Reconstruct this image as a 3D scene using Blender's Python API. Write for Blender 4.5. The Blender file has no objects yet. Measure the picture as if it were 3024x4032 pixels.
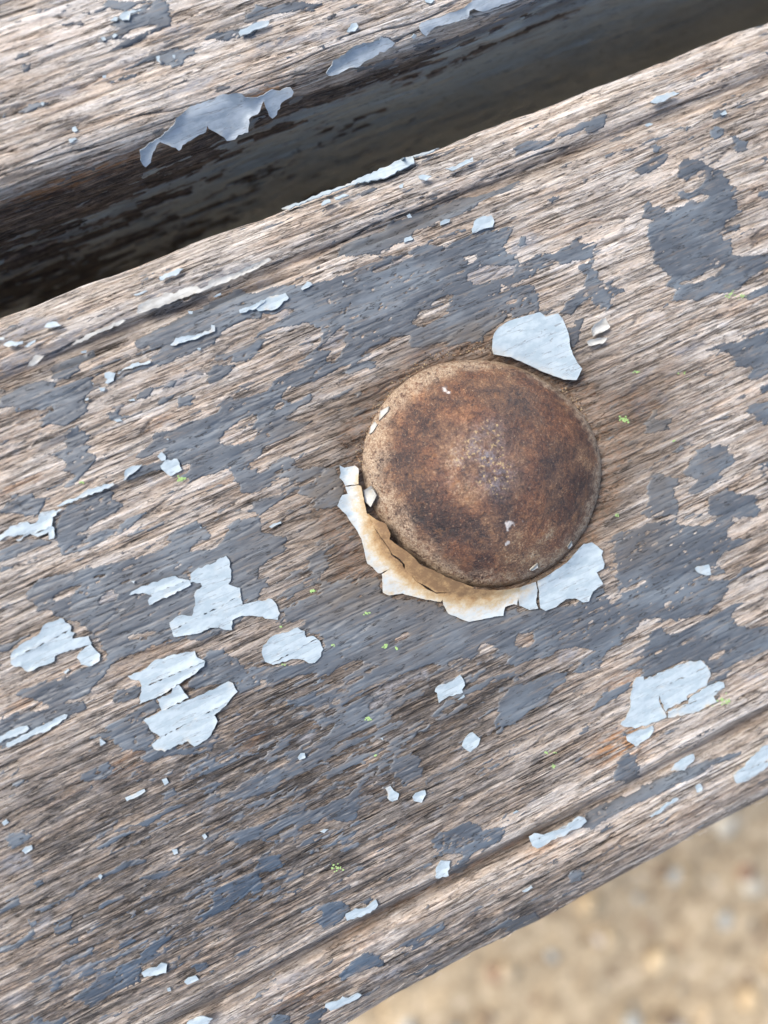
import bpy, math, random
import numpy as np
from mathutils import Matrix, Vector
from mathutils.geometry import delaunay_2d_cdt

# ------------------------------------------------------------------ camera
# board frame (mm): x along the grain, y across, z up, origin at the bolt on the slat's top face
FPX, CX, CY = 770.0, 384.0, 512.0
S = 768 / 1659
def nrm(a): return a / np.linalg.norm(a)
_d = nrm(np.array([12660*S-CX, 4222*S+CY, -FPX]))
_z = np.array([0, 0, 1.0]); _n0 = nrm(_z-(_z@_d)*_d); _v0 = np.cross(_n0, _d)
TILT = math.radians(5)
_n = math.cos(TILT)*_n0 - math.sin(TILT)*_v0; _v = np.cross(_n, _d)
M = np.array([_d, _v, _n])                                   # camera axes -> board axes
_P = np.array([1042*S-CX, -(1022*S-CY), -FPX]) * (30/(528*S))
CAM = -(M @ _P)                                              # camera position, mm, board frame
HB = 7.0                                                     # height of the bolt's dome, mm
TOP = 0.45                                                   # height of the seat above the ground, m

scene = bpy.context.scene
C = scene.collection
cam_d = bpy.data.cameras.new('camera'); cam = bpy.data.objects.new('camera', cam_d); C.objects.link(cam)
mw = Matrix([[*M[0], CAM[0]/1000], [*M[1], CAM[1]/1000], [*M[2], CAM[2]/1000+TOP], [0, 0, 0, 1]])
cam.matrix_world = mw
cam_d.sensor_fit = 'VERTICAL'; cam_d.sensor_height = 34.6; cam_d.lens = 34.6*FPX/1024
cam_d.clip_start = 0.005; cam_d.clip_end = 100
cam_d.dof.use_dof = True; cam_d.dof.focus_distance = -_P[2]/1000 - 0.0015; cam_d.dof.aperture_fstop = 10.0
scene.camera = cam

# ------------------------------------------------------------------ world and sun (overcast)
SUN_EL, SUN_AZ = math.radians(46), math.radians(128)         # azimuth counted from +x towards +y
w = bpy.data.worlds.new('World'); scene.world = w; w.use_nodes = True
nt = w.node_tree; bg = nt.nodes['Background']
sky = nt.nodes.new('ShaderNodeTexSky'); sky.sky_type = 'NISHITA'; sky.sun_disc = False
sky.sun_elevation = SUN_EL; sky.sun_rotation = math.pi/2 - SUN_AZ
sky.air_density = 1.0; sky.dust_density = 3.0; sky.ozone_density = 1.0
nt.links.new(sky.outputs[0], bg.inputs[0]); bg.inputs[1].default_value = 0.10
sl = bpy.data.lights.new('sun', 'SUN'); sl.energy = 1.4; sl.angle = math.radians(24); sl.color = (1, 0.95, 0.88)
so = bpy.data.objects.new('sun', sl); C.objects.link(so); so.location = (0, 0, 3)
sd = Vector((math.cos(SUN_EL)*math.cos(SUN_AZ), math.cos(SUN_EL)*math.sin(SUN_AZ), math.sin(SUN_EL)))
so.rotation_euler = sd.to_track_quat('Z', 'Y').to_euler()
scene.view_settings.view_transform = 'Standard'; scene.view_settings.look = 'None'
scene.view_settings.gamma = 1; scene.view_settings.use_curve_mapping = False
scene.view_settings.exposure = 1.30

# ------------------------------------------------------------------ noise
_rs = np.random.RandomState(7)
PERM = _rs.permutation(4096).astype(np.int32); PERM = np.concatenate([PERM, PERM])
GA = _rs.rand(4096)*2*np.pi; GX = np.cos(GA).astype(np.float32); GY = np.sin(GA).astype(np.float32)
def perlin(x, y, seed=0):
    xi = np.floor(x).astype(np.int32); yi = np.floor(y).astype(np.int32)
    xf = (x-xi).astype(np.float32); yf = (y-yi).astype(np.float32)
    u = xf*xf*xf*(xf*(xf*6-15)+10); v = yf*yf*yf*(yf*(yf*6-15)+10)
    def g(ix, iy, dx, dy):
        h = PERM[(PERM[(ix+seed*131) & 4095]+iy) & 4095]
        return GX[h]*dx+GY[h]*dy
    a = g(xi, yi, xf, yf); b = g(xi+1, yi, xf-1, yf); c = g(xi, yi+1, xf, yf-1); d = g(xi+1, yi+1, xf-1, yf-1)
    return 1.5*((a+(b-a)*u)*(1-v)+(c+(d-c)*u)*v)
def cells(x, y, seed=0):
    xi = np.floor(x).astype(np.int32); yi = np.floor(y).astype(np.int32)
    return (PERM[(PERM[(xi+seed*77) & 4095]+yi) & 4095]/2047.5-1).astype(np.float32)
def fbm(x, y, o=4, seed=0, gain=.5):
    s = 0; a = 1; t = 0
    for i in range(o):
        s = s + a*perlin(x*2**i+17.3*i, y*2**i+9.1*i, seed+i); t += a; a *= gain
    return s/t
def sstep(a, b, x):
    t = np.clip((x-a)/(b-a), 0, 1); return t*t*(3-2*t)

# ------------------------------------------------------------------ tracing: tiles of the photograph -> picture points -> board
def T(ix, iy): return (ix*1008, iy*1008, 1008)
Z1 = (1250, 1250, 1250); Z2 = (1250, 1750, 750); Z3 = (1800, 1150, 600)
def P(fr, txt):                                             # picture points in 768 x 1024 units
    k = fr[2]/1659*768/3024; ox = fr[0]*768/3024; oy = fr[1]*768/3024
    out = []
    for q in txt.split():
        a, b = q.split(','); out.append((ox+float(a)*k, oy+float(b)*k))
    return np.array(out)
def project(X):                                             # board mm -> picture
    c = (X-CAM) @ M                                         # world->cam : M^T (X-C)
    return CX+FPX*c[..., 0]/-c[..., 2], CY-FPX*c[..., 1]/-c[..., 2]
def ray(px, py):
    r = np.stack([px-CX, -(py-CY), np.full_like(px, -FPX)], -1)
    return r @ M.T
def hit_profile(px, py, prof):                              # prof: polyline of (y, z); nearest hit
    r = ray(px, py); best = np.full(px.shape, 1e9)
    for (y0, z0), (y1, z1) in zip(prof[:-1], prof[1:]):
        # CAM + t r ; in (y,z): cross((p-p0),(p1-p0)) = 0
        ey, ez = y1-y0, z1-z0
        den = r[..., 1]*ez-r[..., 2]*ey
        t = -((CAM[1]-y0)*ez-(CAM[2]-z0)*ey)/np.where(abs(den) < 1e-9, 1e-9, den)
        y = CAM[1]+t*r[..., 1]; z = CAM[2]+t*r[..., 2]
        q = ((y-y0)*ey+(z-z0)*ez)/(ey*ey+ez*ez)
        ok = (q >= -1e-6) & (q <= 1+1e-6) & (t > 0) & (t < best)
        best = np.where(ok, t, best)
    best = np.where(best > 1e8, CAM[2]/-r[..., 2], best)
    return CAM + best[..., None]*r
def inside(px, py, poly):
    res = np.zeros(px.shape, bool); n = len(poly); j = n-1
    bx0, by0 = poly.min(0); bx1, by1 = poly.max(0)
    m = (px >= bx0) & (px <= bx1) & (py >= by0) & (py <= by1)
    if not m.any(): return res
    x = px[m]; y = py[m]; r = np.zeros(x.shape, bool)
    for i in range(n):
        xi, yi = poly[i]; xj, yj = poly[j]
        c = ((yi > y) != (yj > y)) & (x < (xj-xi)*(y-yi)/((yj-yi) or 1e-9)+xi)
        r ^= c; j = i
    res[m] = r
    return res

# grey paint patches (g), bare wood inside them (h), thin pale films (f)
GREY, HOLES, FILM, WHITE, WHITE2, LIPS, SLIVER, HANG = [], [], [], [], [], [], [], []
def add(lst, ix, iy, txt):
    for ln in txt.strip().split('\n'):
        ln = ln.strip()
        if ln: lst.append(P(T(ix, iy), ln))
# upper slat
add(GREY, 0, 0, '''650,40 700,0 880,0 1060,0 1120,50 1110,130 1080,190 1000,220 900,260 800,300 700,335 760,290 800,265 740,250 680,270 610,250 640,235 700,225 760,190 690,160 740,120 800,70 720,60
540,75 640,60 700,40 690,70 600,95 540,100
370,150 440,150 520,135 570,155 520,175 440,165 390,170
800,445 850,415 930,380 1000,350 1120,310 1240,320 1300,345 1210,360 1200,400 1130,430 1050,430 1020,400 930,400 860,435
760,525 820,480 880,470 870,500 800,535
85,370 120,345 170,340 200,350 190,370 130,395
140,400 185,400 210,430 170,480 150,470
160,700 190,660 270,655 340,660 290,690 210,720 155,725
1280,265 1380,215 1540,190 1659,130 1659,240 1530,260 1420,265
1570,100 1659,60 1659,130 1580,150
0,735 35,735 30,765 0,760
400,0 460,0 440,20''')
add(HOLES, 0, 0, '''850,190 940,165 1010,180 930,215 840,250 800,240''')
add(FILM, 0, 0, '''1060,590 1200,560 1300,500 1420,470 1380,520 1300,570 1150,610 1070,650
890,620 1000,570 1060,580 1000,620 900,640
1060,180 1200,150 1280,180 1150,230 1070,240
270,610 420,560 520,550 460,600 330,640 220,640''')
add(WHITE2, 0, 0, '''775,125 800,95 850,85 930,75 850,100 840,145 800,145
720,145 745,120 770,125 760,145
655,250 680,245 690,265 670,270
730,240 745,225 765,235 740,255
1545,220 1560,205 1659,160 1740,142 1745,160 1730,180 1659,200 1560,245
1015,375 1040,375 1035,400 1045,420 1020,405
270,670 290,670 285,690 270,685
470,830 490,822 508,850 485,862 470,850
445,905 490,895 500,905 455,930
1120,370 1138,368 1135,388 1122,385
665,500 690,492 690,510 670,515''')
add(GREY, 1, 0, '''0,20 100,30 200,10 440,15 390,45 380,85 280,75 180,95 130,90 70,100 0,125
500,40 560,50 700,20 640,60 560,70''')
add(FILM, 1, 0, '''0,280 200,240 420,200 560,190 480,250 300,270 100,310 0,330
500,120 620,100 720,110 640,150 520,150''')
add(WHITE2, 1, 0, '''585,215 620,160 650,155 662,180 640,210 600,218
1090,2 1160,2 1130,28 1100,20
1000,235 1020,215 1035,225 1015,245''')
HANG.append(np.concatenate([P(T(0, 0), '1640,735 1600,760 1590,830 1530,850 1510,880 1460,895 1420,860 1350,830 1335,790 1330,850 1210,910 1150,960 1050,920 1030,910 1000,960 970,1040 935,1065 905,1030 900,965 1000,900 1080,840 1140,770 1240,690 1390,640 1440,615 1540,610 1600,620 1659,625'),
  P(T(1, 0), '100,575 130,585 215,560 235,590 225,620 160,660 150,700 95,755 75,740 40,650 0,730')]))
add(HANG, 1, 0, '''445,470 490,400 560,365 620,310 680,290 790,265 800,240 890,275 870,300 820,335 790,330 780,350 700,390 640,430 590,430 520,475 460,485
1050,170 1065,150 1180,120 1250,90 1310,70 1370,30 1430,-30 1700,-60 1760,-40 1640,10 1540,45 1480,70 1400,65 1370,80 1350,120 1300,130 1240,150 1170,165 1130,190 1095,230 1070,215''')
# main slat, top row
add(WHITE, 1, 0, '''170,1365 300,1320 430,1265 580,1225 690,1170 850,1110 960,1050 1100,1010 1190,980 1080,1030 1020,1040 1030,1080 960,1110 900,1140 830,1170 690,1200 560,1240 460,1280 300,1330 220,1368
425,1345 440,1320 480,1310 490,1325 430,1350
510,1300 570,1275 605,1280 520,1312
1050,1155 1075,1145 1135,1150 1100,1180 1060,1172
1225,1100 1290,1090 1340,1060 1400,1030 1405,1060 1340,1085 1270,1115
925,1215 955,1200 950,1225 930,1230
975,1400 995,1388 1010,1410 985,1415
1190,1445 1215,1430 1255,1425 1250,1445 1190,1468
1395,1490 1410,1440 1450,1410 1520,1400 1540,1440 1530,1475 1400,1515
955,1575 960,1550 1000,1535 1018,1555 960,1578''')
add(GREY, 1, 0, '''510,1640 560,1600 640,1560 720,1530 830,1490 870,1440 960,1420 1060,1375 1140,1340 1250,1320 1330,1280 1440,1260 1530,1240 1659,1190 1700,1215 1560,1260 1440,1310 1400,1360 1300,1400 1190,1440 1150,1470 1040,1490 1000,1530 1030,1560 880,1600 820,1620 790,1659 500,1659
1050,1590 1130,1590 1230,1600 1320,1545 1440,1480 1540,1460 1640,1465 1700,1470 1659,1520 1620,1560 1600,1700 900,1700''')
add(GREY, 2, 0, '''480,815 520,760 600,735 615,760 600,820 520,870 490,865
0,1020 0,960 60,930 180,900 270,890 250,930 190,960 130,980 50,1000
270,880 380,830 450,790 500,790 480,820 400,860 300,895
800,1085 830,1065 1000,985 1020,1010 960,1080 840,1140 790,1120
580,1020 640,995 780,960 900,900 1040,850 1100,805 1150,825 1140,860 1080,840 1000,880 880,930 780,990 740,1000 700,980 600,1035
870,960 930,925 970,950 960,985 900,970
620,915 680,890 750,880 700,925 640,940
1060,1130 1080,1060 1130,1030 1220,1040 1280,1080 1380,1110 1400,1150 1420,1200 1460,1220 1430,1280 1470,1330 1480,1380 1380,1430 1370,1460 1500,1440 1480,1490 1350,1510 1440,1580 1400,1680 930,1680 900,1580 850,1540 880,1480 900,1430 840,1410 840,1330 890,1290 920,1330 1000,1370 1100,1350 1140,1310 1090,1290 1030,1240 1100,1230 1160,1250 1240,1180 1200,1150 1240,1120 1160,1130 1140,1180 1080,1150
1300,750 1330,700 1400,690 1380,760 1310,775
1290,900 1320,810 1370,820 1360,890 1320,910
1390,890 1440,880 1470,910 1530,900 1540,970 1480,985 1440,950
230,1290 280,1260 310,1280 270,1320
0,1190 60,1165 90,1180 0,1220
250,1690 320,1610 420,1540 550,1590 530,1640 500,1690
30,1590 60,1530 110,1530 100,1580 50,1600
1600,1030 1650,1010 1690,1040
1590,1240 1659,1220 1700,1250 1659,1290 1610,1300
1620,350 1690,330 1690,370 1640,375''')
add(HOLES, 2, 0, '1150,1300 1220,1260 1280,1270 1240,1310')
add(WHITE, 2, 0, '''890,670 930,630 1040,600 1080,610 1000,650 930,680
850,820 880,805 905,812 870,830
1340,745 1375,720 1385,745 1355,755''')
add(FILM, 2, 0, '''0,1560 120,1500 200,1530 120,1600 0,1640
1000,540 1080,520 1060,560 1000,580
1500,350 1600,310 1600,340 1510,380''')
add(WHITE, 0, 1, '''1035,140 1150,90 1190,90 1160,120 1040,165
870,255 940,230 960,230 920,250 880,262
25,580 60,555 100,560 155,555 150,570 60,595
160,590 200,560 235,545 230,560 190,590
1105,580 1140,535 1200,525 1290,510 1370,480 1370,452 1395,455 1395,490 1330,515 1240,550 1160,570 1120,585
1220,360 1250,360 1248,378 1225,378
1550,355 1659,315 1720,290 1715,305 1659,345 1555,375
1380,265 1430,240 1435,250 1400,268
760,765 800,735 860,700 900,690 910,700 975,680 980,695 900,715 790,745 775,768
680,760 710,750 752,760 740,795 740,810 700,832 683,825 700,800 682,790
645,855 685,855 680,875 655,880
525,620 560,610 560,628 530,630
1020,1300 1050,1270 1078,1300 1075,1325 1050,1328
1040,1360 1070,1328 1150,1315 1180,1385 1108,1428 1065,1395
805,1455 815,1390 860,1360 925,1352 900,1380 840,1420 815,1455
740,1065 780,1055 795,1070 760,1078
370,1620 420,1590 500,1565 560,1520 640,1495 735,1470 745,1485 640,1530 560,1560 430,1610
555,930 575,920 580,935 560,940
600,820 612,830 605,835
1280,600 1305,598 1300,615 1285,612
835,935 870,925 880,940 845,942
290,465 310,440 370,430 400,455 350,465 320,470
1080,1190 1092,1182 1095,1195
0,535 28,528 30,545 0,548''')
add(LIPS, 0, 1, '''890,375 900,330 960,290 1050,265 1070,240 1130,250 1200,210 1280,200 1300,220 1350,195 1370,160 1500,130 1659,60 1740,20 1760,35 1659,100 1540,150 1400,200 1220,270 1120,300 1050,330 950,365 905,380
470,580 500,550 600,500 640,480 800,420 820,425 790,445 700,480 640,500 570,545 490,580
180,725 200,690 240,645 270,650 293,652 260,685 220,715''')
add(SLIVER, 0, 1, '215,1245 235,1210 300,1175 430,1125 460,1112 440,1140 330,1190 245,1222')
add(FILM, 0, 1, '''900,330 1050,210 1250,170 1400,100 1600,40 1659,60 1500,150 1300,230 1000,330 950,370
330,560 460,490 640,430 820,370 900,360 820,420 640,480 500,560 420,600
150,400 350,380 400,430 240,470 100,560 0,580 0,500
0,680 130,620 330,580 420,600 360,660 200,720 0,790
1020,1130 1080,1080 1140,1070 1140,1110
70,1290 150,1230 120,1290
1080,830 1180,760 1300,740 1330,760 1240,820 1130,850
950,1450 1000,1440 980,1500''')
add(GREY, 0, 1, '''860,580 850,560 950,510 1050,450 1160,415 1200,380 1300,330 1420,260 1500,220 1580,215 1600,240 1700,250 1700,400 1560,430 1480,470 1400,540 1380,580 1250,630 1140,660 1080,700 1000,705 970,660 1030,620 1050,590 1000,610 960,600 950,580 880,600
1380,690 1420,640 1500,610 1600,570 1700,530 1700,600 1640,660 1500,695 1510,640 1440,680
1320,810 1380,720 1500,705 1490,760 1440,810 1370,830
870,945 880,910 940,870 980,850 1100,830 1110,805 1150,810 1140,855 1050,850 970,880 970,910 920,940
1005,950 1040,920 1130,905 1110,940 1040,985 1010,975
1140,960 1170,920 1230,900 1260,930 1240,970 1190,980
620,1040 690,1015 780,985 770,1020 830,1030 910,995 920,1010 820,1055 740,1075 670,1050
340,760 380,740 470,700 515,700 525,750 470,780 440,810 370,795 345,780
410,690 500,650 600,605 620,620 540,660 430,705
-10,980 0,920 60,890 190,830 290,800 340,790 370,810 340,850 420,840 540,790 620,765 610,830 580,870 540,930 570,960 565,1020 510,1050 440,1090 380,1090 270,1110 215,1080 280,1040 340,1000 330,980 250,990 100,1020 110,980 40,990 -10,1010
430,1200 430,1150 480,1110 500,1100 550,1160 580,1170 570,1250 550,1280 620,1290 630,1320 590,1370 540,1400 500,1460 460,1490 420,1500 430,1470 480,1420 440,1380 430,1320 360,1310 330,1270 400,1240 440,1240
30,1570 110,1540 130,1560 60,1580
-10,1670 40,1610 130,1570 200,1540 260,1570 290,1590 270,1640 240,1690
430,1610 560,1570 640,1540 730,1510 720,1560 750,1590 800,1600 790,1630 740,1690 440,1690
880,1300 890,1270 990,1190 1000,1150 1110,1130 1200,1080 1300,1060 1400,1020 1440,950 1659,900 1700,900 1700,1000 1540,1080 1450,1150 1410,1210 1500,1240 1659,1190 1700,1190 1700,1270 1600,1340 1620,1380 1700,1400 1700,1530 1540,1545 1520,1440 1440,1380 1400,1400 1300,1440 1200,1480 1210,1360 1100,1380 1000,1390 880,1440 800,1455 820,1400 920,1350 1020,1340 1060,1250 950,1300
300,1500 420,1455 410,1470 320,1520
1590,1640 1690,1620 1690,1690''')
add(GREY, 1, 1, '''-20,240 100,200 250,190 360,110 480,50 640,-10 1680,-10 1680,330 1540,480 1510,500 1430,650 1320,635 1200,570 1120,580 980,600 990,520 880,530 780,580 690,630 660,690 540,720 430,780 300,830 190,870 170,930 230,960 370,880 350,960 270,990 190,1050 270,1080 370,1065 340,1100 220,1160 60,1240 -20,1280 -20,920 70,870 110,800 310,720 250,690 330,650 400,590 420,480 330,440 150,460 -20,540 -20,480 140,420 240,370 -20,370
560,750 640,700 730,680 790,700 790,740 700,730 610,765
630,890 680,870 690,900 650,930
-20,1430 80,1370 150,1310 200,1300 240,1340 320,1380 450,1360 530,1380 540,1420 560,1490 580,1540 570,1600 480,1640 380,1630 370,1560 280,1540 270,1500 420,1440 360,1450 240,1480 200,1440 150,1450 80,1510 -20,1530
-20,1590 100,1560 260,1490 280,1510 150,1590 20,1690 -20,1690''')
add(HOLES, 1, 1, '''360,110 430,60 560,20 700,-10 800,0 790,40 640,90 500,150 370,180 215,195
-20,150 80,110 180,80 280,70 270,110 150,160 80,200 -20,235
750,110 770,80 960,0 1000,10 900,60 820,90
1360,170 1370,110 1480,60 1670,60 1670,110 1540,150 1400,190
-20,500 60,400 190,340 240,360 150,420 60,470 -20,530
1000,430 1060,360 1180,280 1280,250 1260,300 1220,380 1090,460
620,385 680,375 630,410
410,600 480,530 590,450 580,520 540,570 560,620 500,690 440,690 480,640
100,990 160,950 170,990 130,1000
1350,10 1430,0 1400,50 1370,60''')
add(FILM, 1, 1, '''750,110 770,80 960,0 1000,10 900,60 820,90
1360,170 1370,110 1480,60 1670,60 1670,110 1540,150 1400,190
410,600 480,530 590,450 580,520 540,570 500,600
970,680 1030,600 1180,580 1290,620 1150,650 1000,710
800,830 920,770 920,800 820,850
120,370 230,350 220,400 150,410
300,600 350,510 360,560 330,620
0,160 90,150 120,180 0,220''')
add(WHITE, 1, 1, '''0,310 70,275 190,243 212,275 120,352 60,355 15,362 0,345
290,215 330,170 355,175 365,190 300,228
560,160 568,172 560,178''')
add(GREY, 2, 1, '''-20,20 60,40 150,-10 400,-10 380,50 290,60 200,90 130,130 60,170 -20,195
-20,200 80,190 150,200 190,290 180,350 250,350 210,400 160,370 -20,420
440,50 520,20 560,110 590,170 600,200 650,250 650,320 600,365 560,320 500,240 470,200 480,120
590,165 650,155 660,190 720,210 720,240 660,260 620,210
330,270 480,205 540,270 560,310 540,350 500,280 430,330 370,390 310,370 340,310
390,420 460,390 450,500 430,590 360,560 350,470 400,460
910,40 960,-10 1680,-10 1680,60 1560,130 1490,200 1400,240 1310,245 1200,300 1150,290 1050,290 1070,230 1090,215 1000,205 1000,180 1040,130 960,80
1500,260 1560,220 1680,180 1680,240 1540,290
970,330 1030,300 1020,320 980,340
1280,610 1350,580 1480,540 1500,500 1680,450 1680,740 1600,800 1540,805 1510,780 1560,720 1480,715 1430,700 1440,660 1400,640 1330,620
1590,860 1680,820 1680,860 1600,900
1525,1000 1560,960 1680,920 1680,1110 1600,1080 1560,1050
860,1150 870,1060 900,1000 960,1060 1050,1050 1020,1120 920,1150
1100,1420 1150,1330 1240,1270 1380,1215 1400,1270 1440,1320 1430,1350 1360,1400 1370,1440 1240,1510 1160,1550 1140,1520 1210,1460 1150,1440
835,1455 900,1410 960,1400 1080,1440 1070,1490 1030,1500 1090,1580 1080,1690 820,1690 880,1600 870,1520 890,1450
1270,1690 1280,1560 1400,1500 1490,1550 1600,1550 1610,1690
1580,1350 1680,1310 1680,1370
1050,1270 1100,1220 1120,1250 1060,1280''')
add(HOLES, 2, 1, '''1090,175 1300,90 1420,30 1300,120 1150,190''')
add(FILM, 2, 1, '''745,940 860,930 890,1000 880,1050 800,1050 790,990
790,925 840,890 830,920
880,890 920,850 960,870 1020,920 1020,960 970,960 930,900
1010,990 1080,990 1080,1030 1040,1030
750,890 800,800 940,690 900,750 850,800 780,890
1100,1180 1190,1170 1150,1220 1090,1240
1000,640 1200,540 1280,560 1120,650
0,60 200,30 150,70 0,130''')
add(LIPS, 2, 1, '''500,480 520,450 590,410 620,470 510,530
470,560 540,540 600,540 570,575 480,590''')
add(GREY, 0, 2, '''-20,250 110,200 180,170 340,180 300,210 150,260 -20,330
370,40 480,-10 740,-10 740,20 620,60 560,110 500,140 600,130 740,110 740,140 650,200 520,270 440,285 380,230 360,120
740,100 830,40 930,10 930,30 850,90 780,125 745,120
-20,340 70,350 60,380 -20,390
165,545 240,440 270,410 300,420 500,370 700,340 870,300 1050,240 1100,200 1090,150 1130,110 1280,60 1370,150 1250,200 1250,250 1360,240 1430,200 1480,150 1470,90 1560,50 1690,30 1690,600 1500,760 1300,840 1200,830 1000,880 750,960 640,1100 560,1180 480,1220 300,1240 160,1200 75,1190 150,1140 340,1100 480,1050 600,990 700,960 660,850 500,720 400,690 330,680 310,650 230,640 190,600
-20,870 100,840 230,780 120,860 60,900 -20,920
-20,1400 0,1350 60,1330 200,1290 400,1250 550,1215 540,1290 400,1370 250,1420 60,1520 -20,1550
715,1210 740,1160 870,1110 920,1130 910,1210 750,1250
700,1420 690,1380 760,1350 900,1270 1020,1200 1050,1260 920,1350 980,1420 1000,1480 1020,1530 1150,1540 1300,1500 1380,1480 1240,1560 950,1620 920,1560 850,1530 780,1560 720,1500 740,1460 560,1490 560,1460
560,1690 720,1600 740,1690
1200,1190 1280,1150 1200,1120 1330,960 1340,900 1450,890 1560,960 1640,1080 1690,1130 1560,1175 1540,1150 1500,1100 1300,1150''')
add(HOLES, 0, 2, '''320,560 420,510 490,500 440,560 350,580
590,780 650,760 715,745 690,785 610,800
640,560 700,510 750,540 730,590 650,600
820,800 940,790 1000,780 930,830 850,820
1180,380 1250,350 1230,430''')
add(WHITE, 0, 2, '''0,150 40,120 90,85 180,60 200,80 240,70 270,0 410,-20 350,30 340,90 358,100 355,170 320,178 320,130 250,160 200,140 120,190 108,180 180,145 40,160 0,190
840,535 880,500 980,460 1060,430 1140,412 1180,430 1230,440 1240,470 1100,540 970,600 960,570 990,540 950,525 880,525
1230,455 1235,400 1270,370 1380,330 1465,280 1485,310 1500,420 1480,465 1555,490 1572,600 1659,575 1760,560 1790,590 1815,655 1800,697 1659,672 1570,670 1505,700 1505,760 1380,745 1270,785 1130,805 1100,715 1140,680 1200,665 1245,670 1265,580 1265,520 1310,480 1300,455
80,910 100,885 240,800 300,720 400,682 465,740 460,775 490,780 470,820 575,800 598,850 500,880 360,930 355,965 185,1033 150,1000 110,1000 75,975
500,940 540,890 590,855 655,920 650,960 580,997 530,985
830,1060 930,1020 1000,960 1150,920 1265,895 1280,940 1330,960 1325,995 1100,1150 1010,1200 905,1243 920,1120 905,1085 850,1080
1020,1210 1110,1170 1120,1130 1160,1115 1225,1200 1100,1260 1050,1285
930,1345 1020,1300 1220,1212 1400,1140 1480,1095 1510,1105 1540,1160 1450,1260 1390,1310 1410,1350 1390,1400 1340,1470 1260,1515 1220,1480 1140,1510 1070,1548 1000,1530 985,1500 1040,1455 990,1420
-10,1490 0,1450 90,1405 180,1380 195,1400 150,1430 70,1460
45,1510 50,1490 200,1420 240,1390 340,1350 420,1305 442,1310 430,1335 310,1415 200,1450 100,1505 60,1522
650,1460 690,1490 655,1510
855,445 878,445 870,460
415,1035 445,1010 455,1020 430,1045
1295,92 1310,100 1300,105''')
add(FILM, 0, 2, '''600,560 680,480 780,520 740,600 640,620
20,600 90,560 60,640
380,1110 440,1060 430,1130''')
add(GREY, 1, 2, '''160,640 280,570 420,520 400,440 340,380 330,290 440,240 440,290 500,350 400,430 500,450 700,420 810,420 820,520 880,545 1120,580 1200,600 1240,660 1380,710 1690,620 1690,900 1450,870 1400,950 1250,960 1130,1000 1100,1010 980,1030 900,1060 600,1190 700,1060 790,990 650,960 500,1030 200,1080 -20,1100 -20,1000 100,1000 250,990 400,970 450,880 420,820 330,760 320,690 180,720
-20,110 90,130 210,190 150,270 70,320 20,370 -20,440
20,430 80,470 -20,530
590,1280 720,1200 730,1290 900,1310 800,1380 640,1430 540,1480 460,1560 330,1640 180,1690 400,1540 460,1440
1520,1070 1690,1020 1690,1050 1540,1090 1400,1170 1220,1240
1570,1200 1690,1180 1690,1380 1560,1400
1290,1240 1180,1310 1130,1320 1240,1220
890,1600 1000,1570 1090,1600 1050,1690 900,1690
200,1230 350,1190 560,1190 420,1240 250,1270''')
add(HOLES, 1, 2, '''1090,820 1150,790 1180,810 1110,840
860,850 980,760 1020,780 900,870''')
add(FILM, 1, 2, '''730,1180 880,1100 1100,1010 1120,1060 900,1150 860,1230 740,1280
230,1490 350,1420 400,1440 300,1500
910,1430 1010,1370 990,1410
520,300 560,200 660,190 600,300''')
add(WHITE, 1, 2, '''40,880 75,830 130,790 190,780 270,745 315,770 325,810 370,800 410,830 435,885 420,930 380,975 340,978 310,955 230,950 110,985 60,965 42,930
1155,1160 1180,1120 1270,1090 1320,1050 1335,1070 1350,1120 1330,1150 1340,1165 1230,1200 1185,1235 1170,1170
1305,1215 1345,1180 1350,1195 1320,1212
1345,1475 1385,1430 1400,1425 1450,1465 1440,1500 1385,1553 1330,1510
270,1585 290,1555 315,1555 320,1585 280,1600
85,95 110,75 160,60 165,72 100,103
805,1465 820,1460 822,1475''')
add(GREY, 2, 2, '''680,190 660,160 760,110 900,70 1070,40 1090,90 1250,90 1460,-10 1430,80 1380,140 1400,170 1440,200 1340,290 1300,330 1400,400 1260,430 1400,440 1380,560 1270,660 1110,700 960,690 860,680 800,750 720,830 600,920 560,1010 440,1050 420,1010 520,900 400,880 300,900 150,960 -20,1010 -20,900 120,860 150,780 -20,800 -20,660 100,640 280,610 420,600 520,500 600,490 640,600 700,560 660,380 640,250
870,900 900,780 960,750 1040,790 1100,760 1450,590 1490,600 1440,660 1460,740 1540,760 1690,730 1690,880 1560,940 1400,1010 1300,1060 1280,1040 1240,960 1130,965 980,1030 840,1080 830,1020 700,1030 820,960
1330,190 1400,170 1550,160 1550,190 1440,240 1400,260
1460,420 1500,350 1580,350 1540,380 1470,430 1300,480 1290,450
500,1290 600,1170 780,1100 760,1150 640,1220 510,1300
-20,1160 100,1100 250,1040 350,1040 320,1120 250,1180 230,1240 100,1310 -20,1370
680,1620 760,1550 800,1580 830,1710 720,1760 640,1719
780,1440 700,1430 730,1470
1250,1110 1300,1070 1410,1020 1400,1080 1330,1090 1270,1130''')
add(HOLES, 2, 2, '''680,520 840,440 850,460 700,530
960,600 1020,590 1000,620
1270,940 1320,900 1380,890 1340,950''')
add(FILM, 2, 2, '''300,900 420,880 400,940 300,980
1200,740 1300,680 1280,740
0,1300 100,1240 60,1340
1500,1060 1600,1030 1640,1070 1540,1110''')
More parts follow.
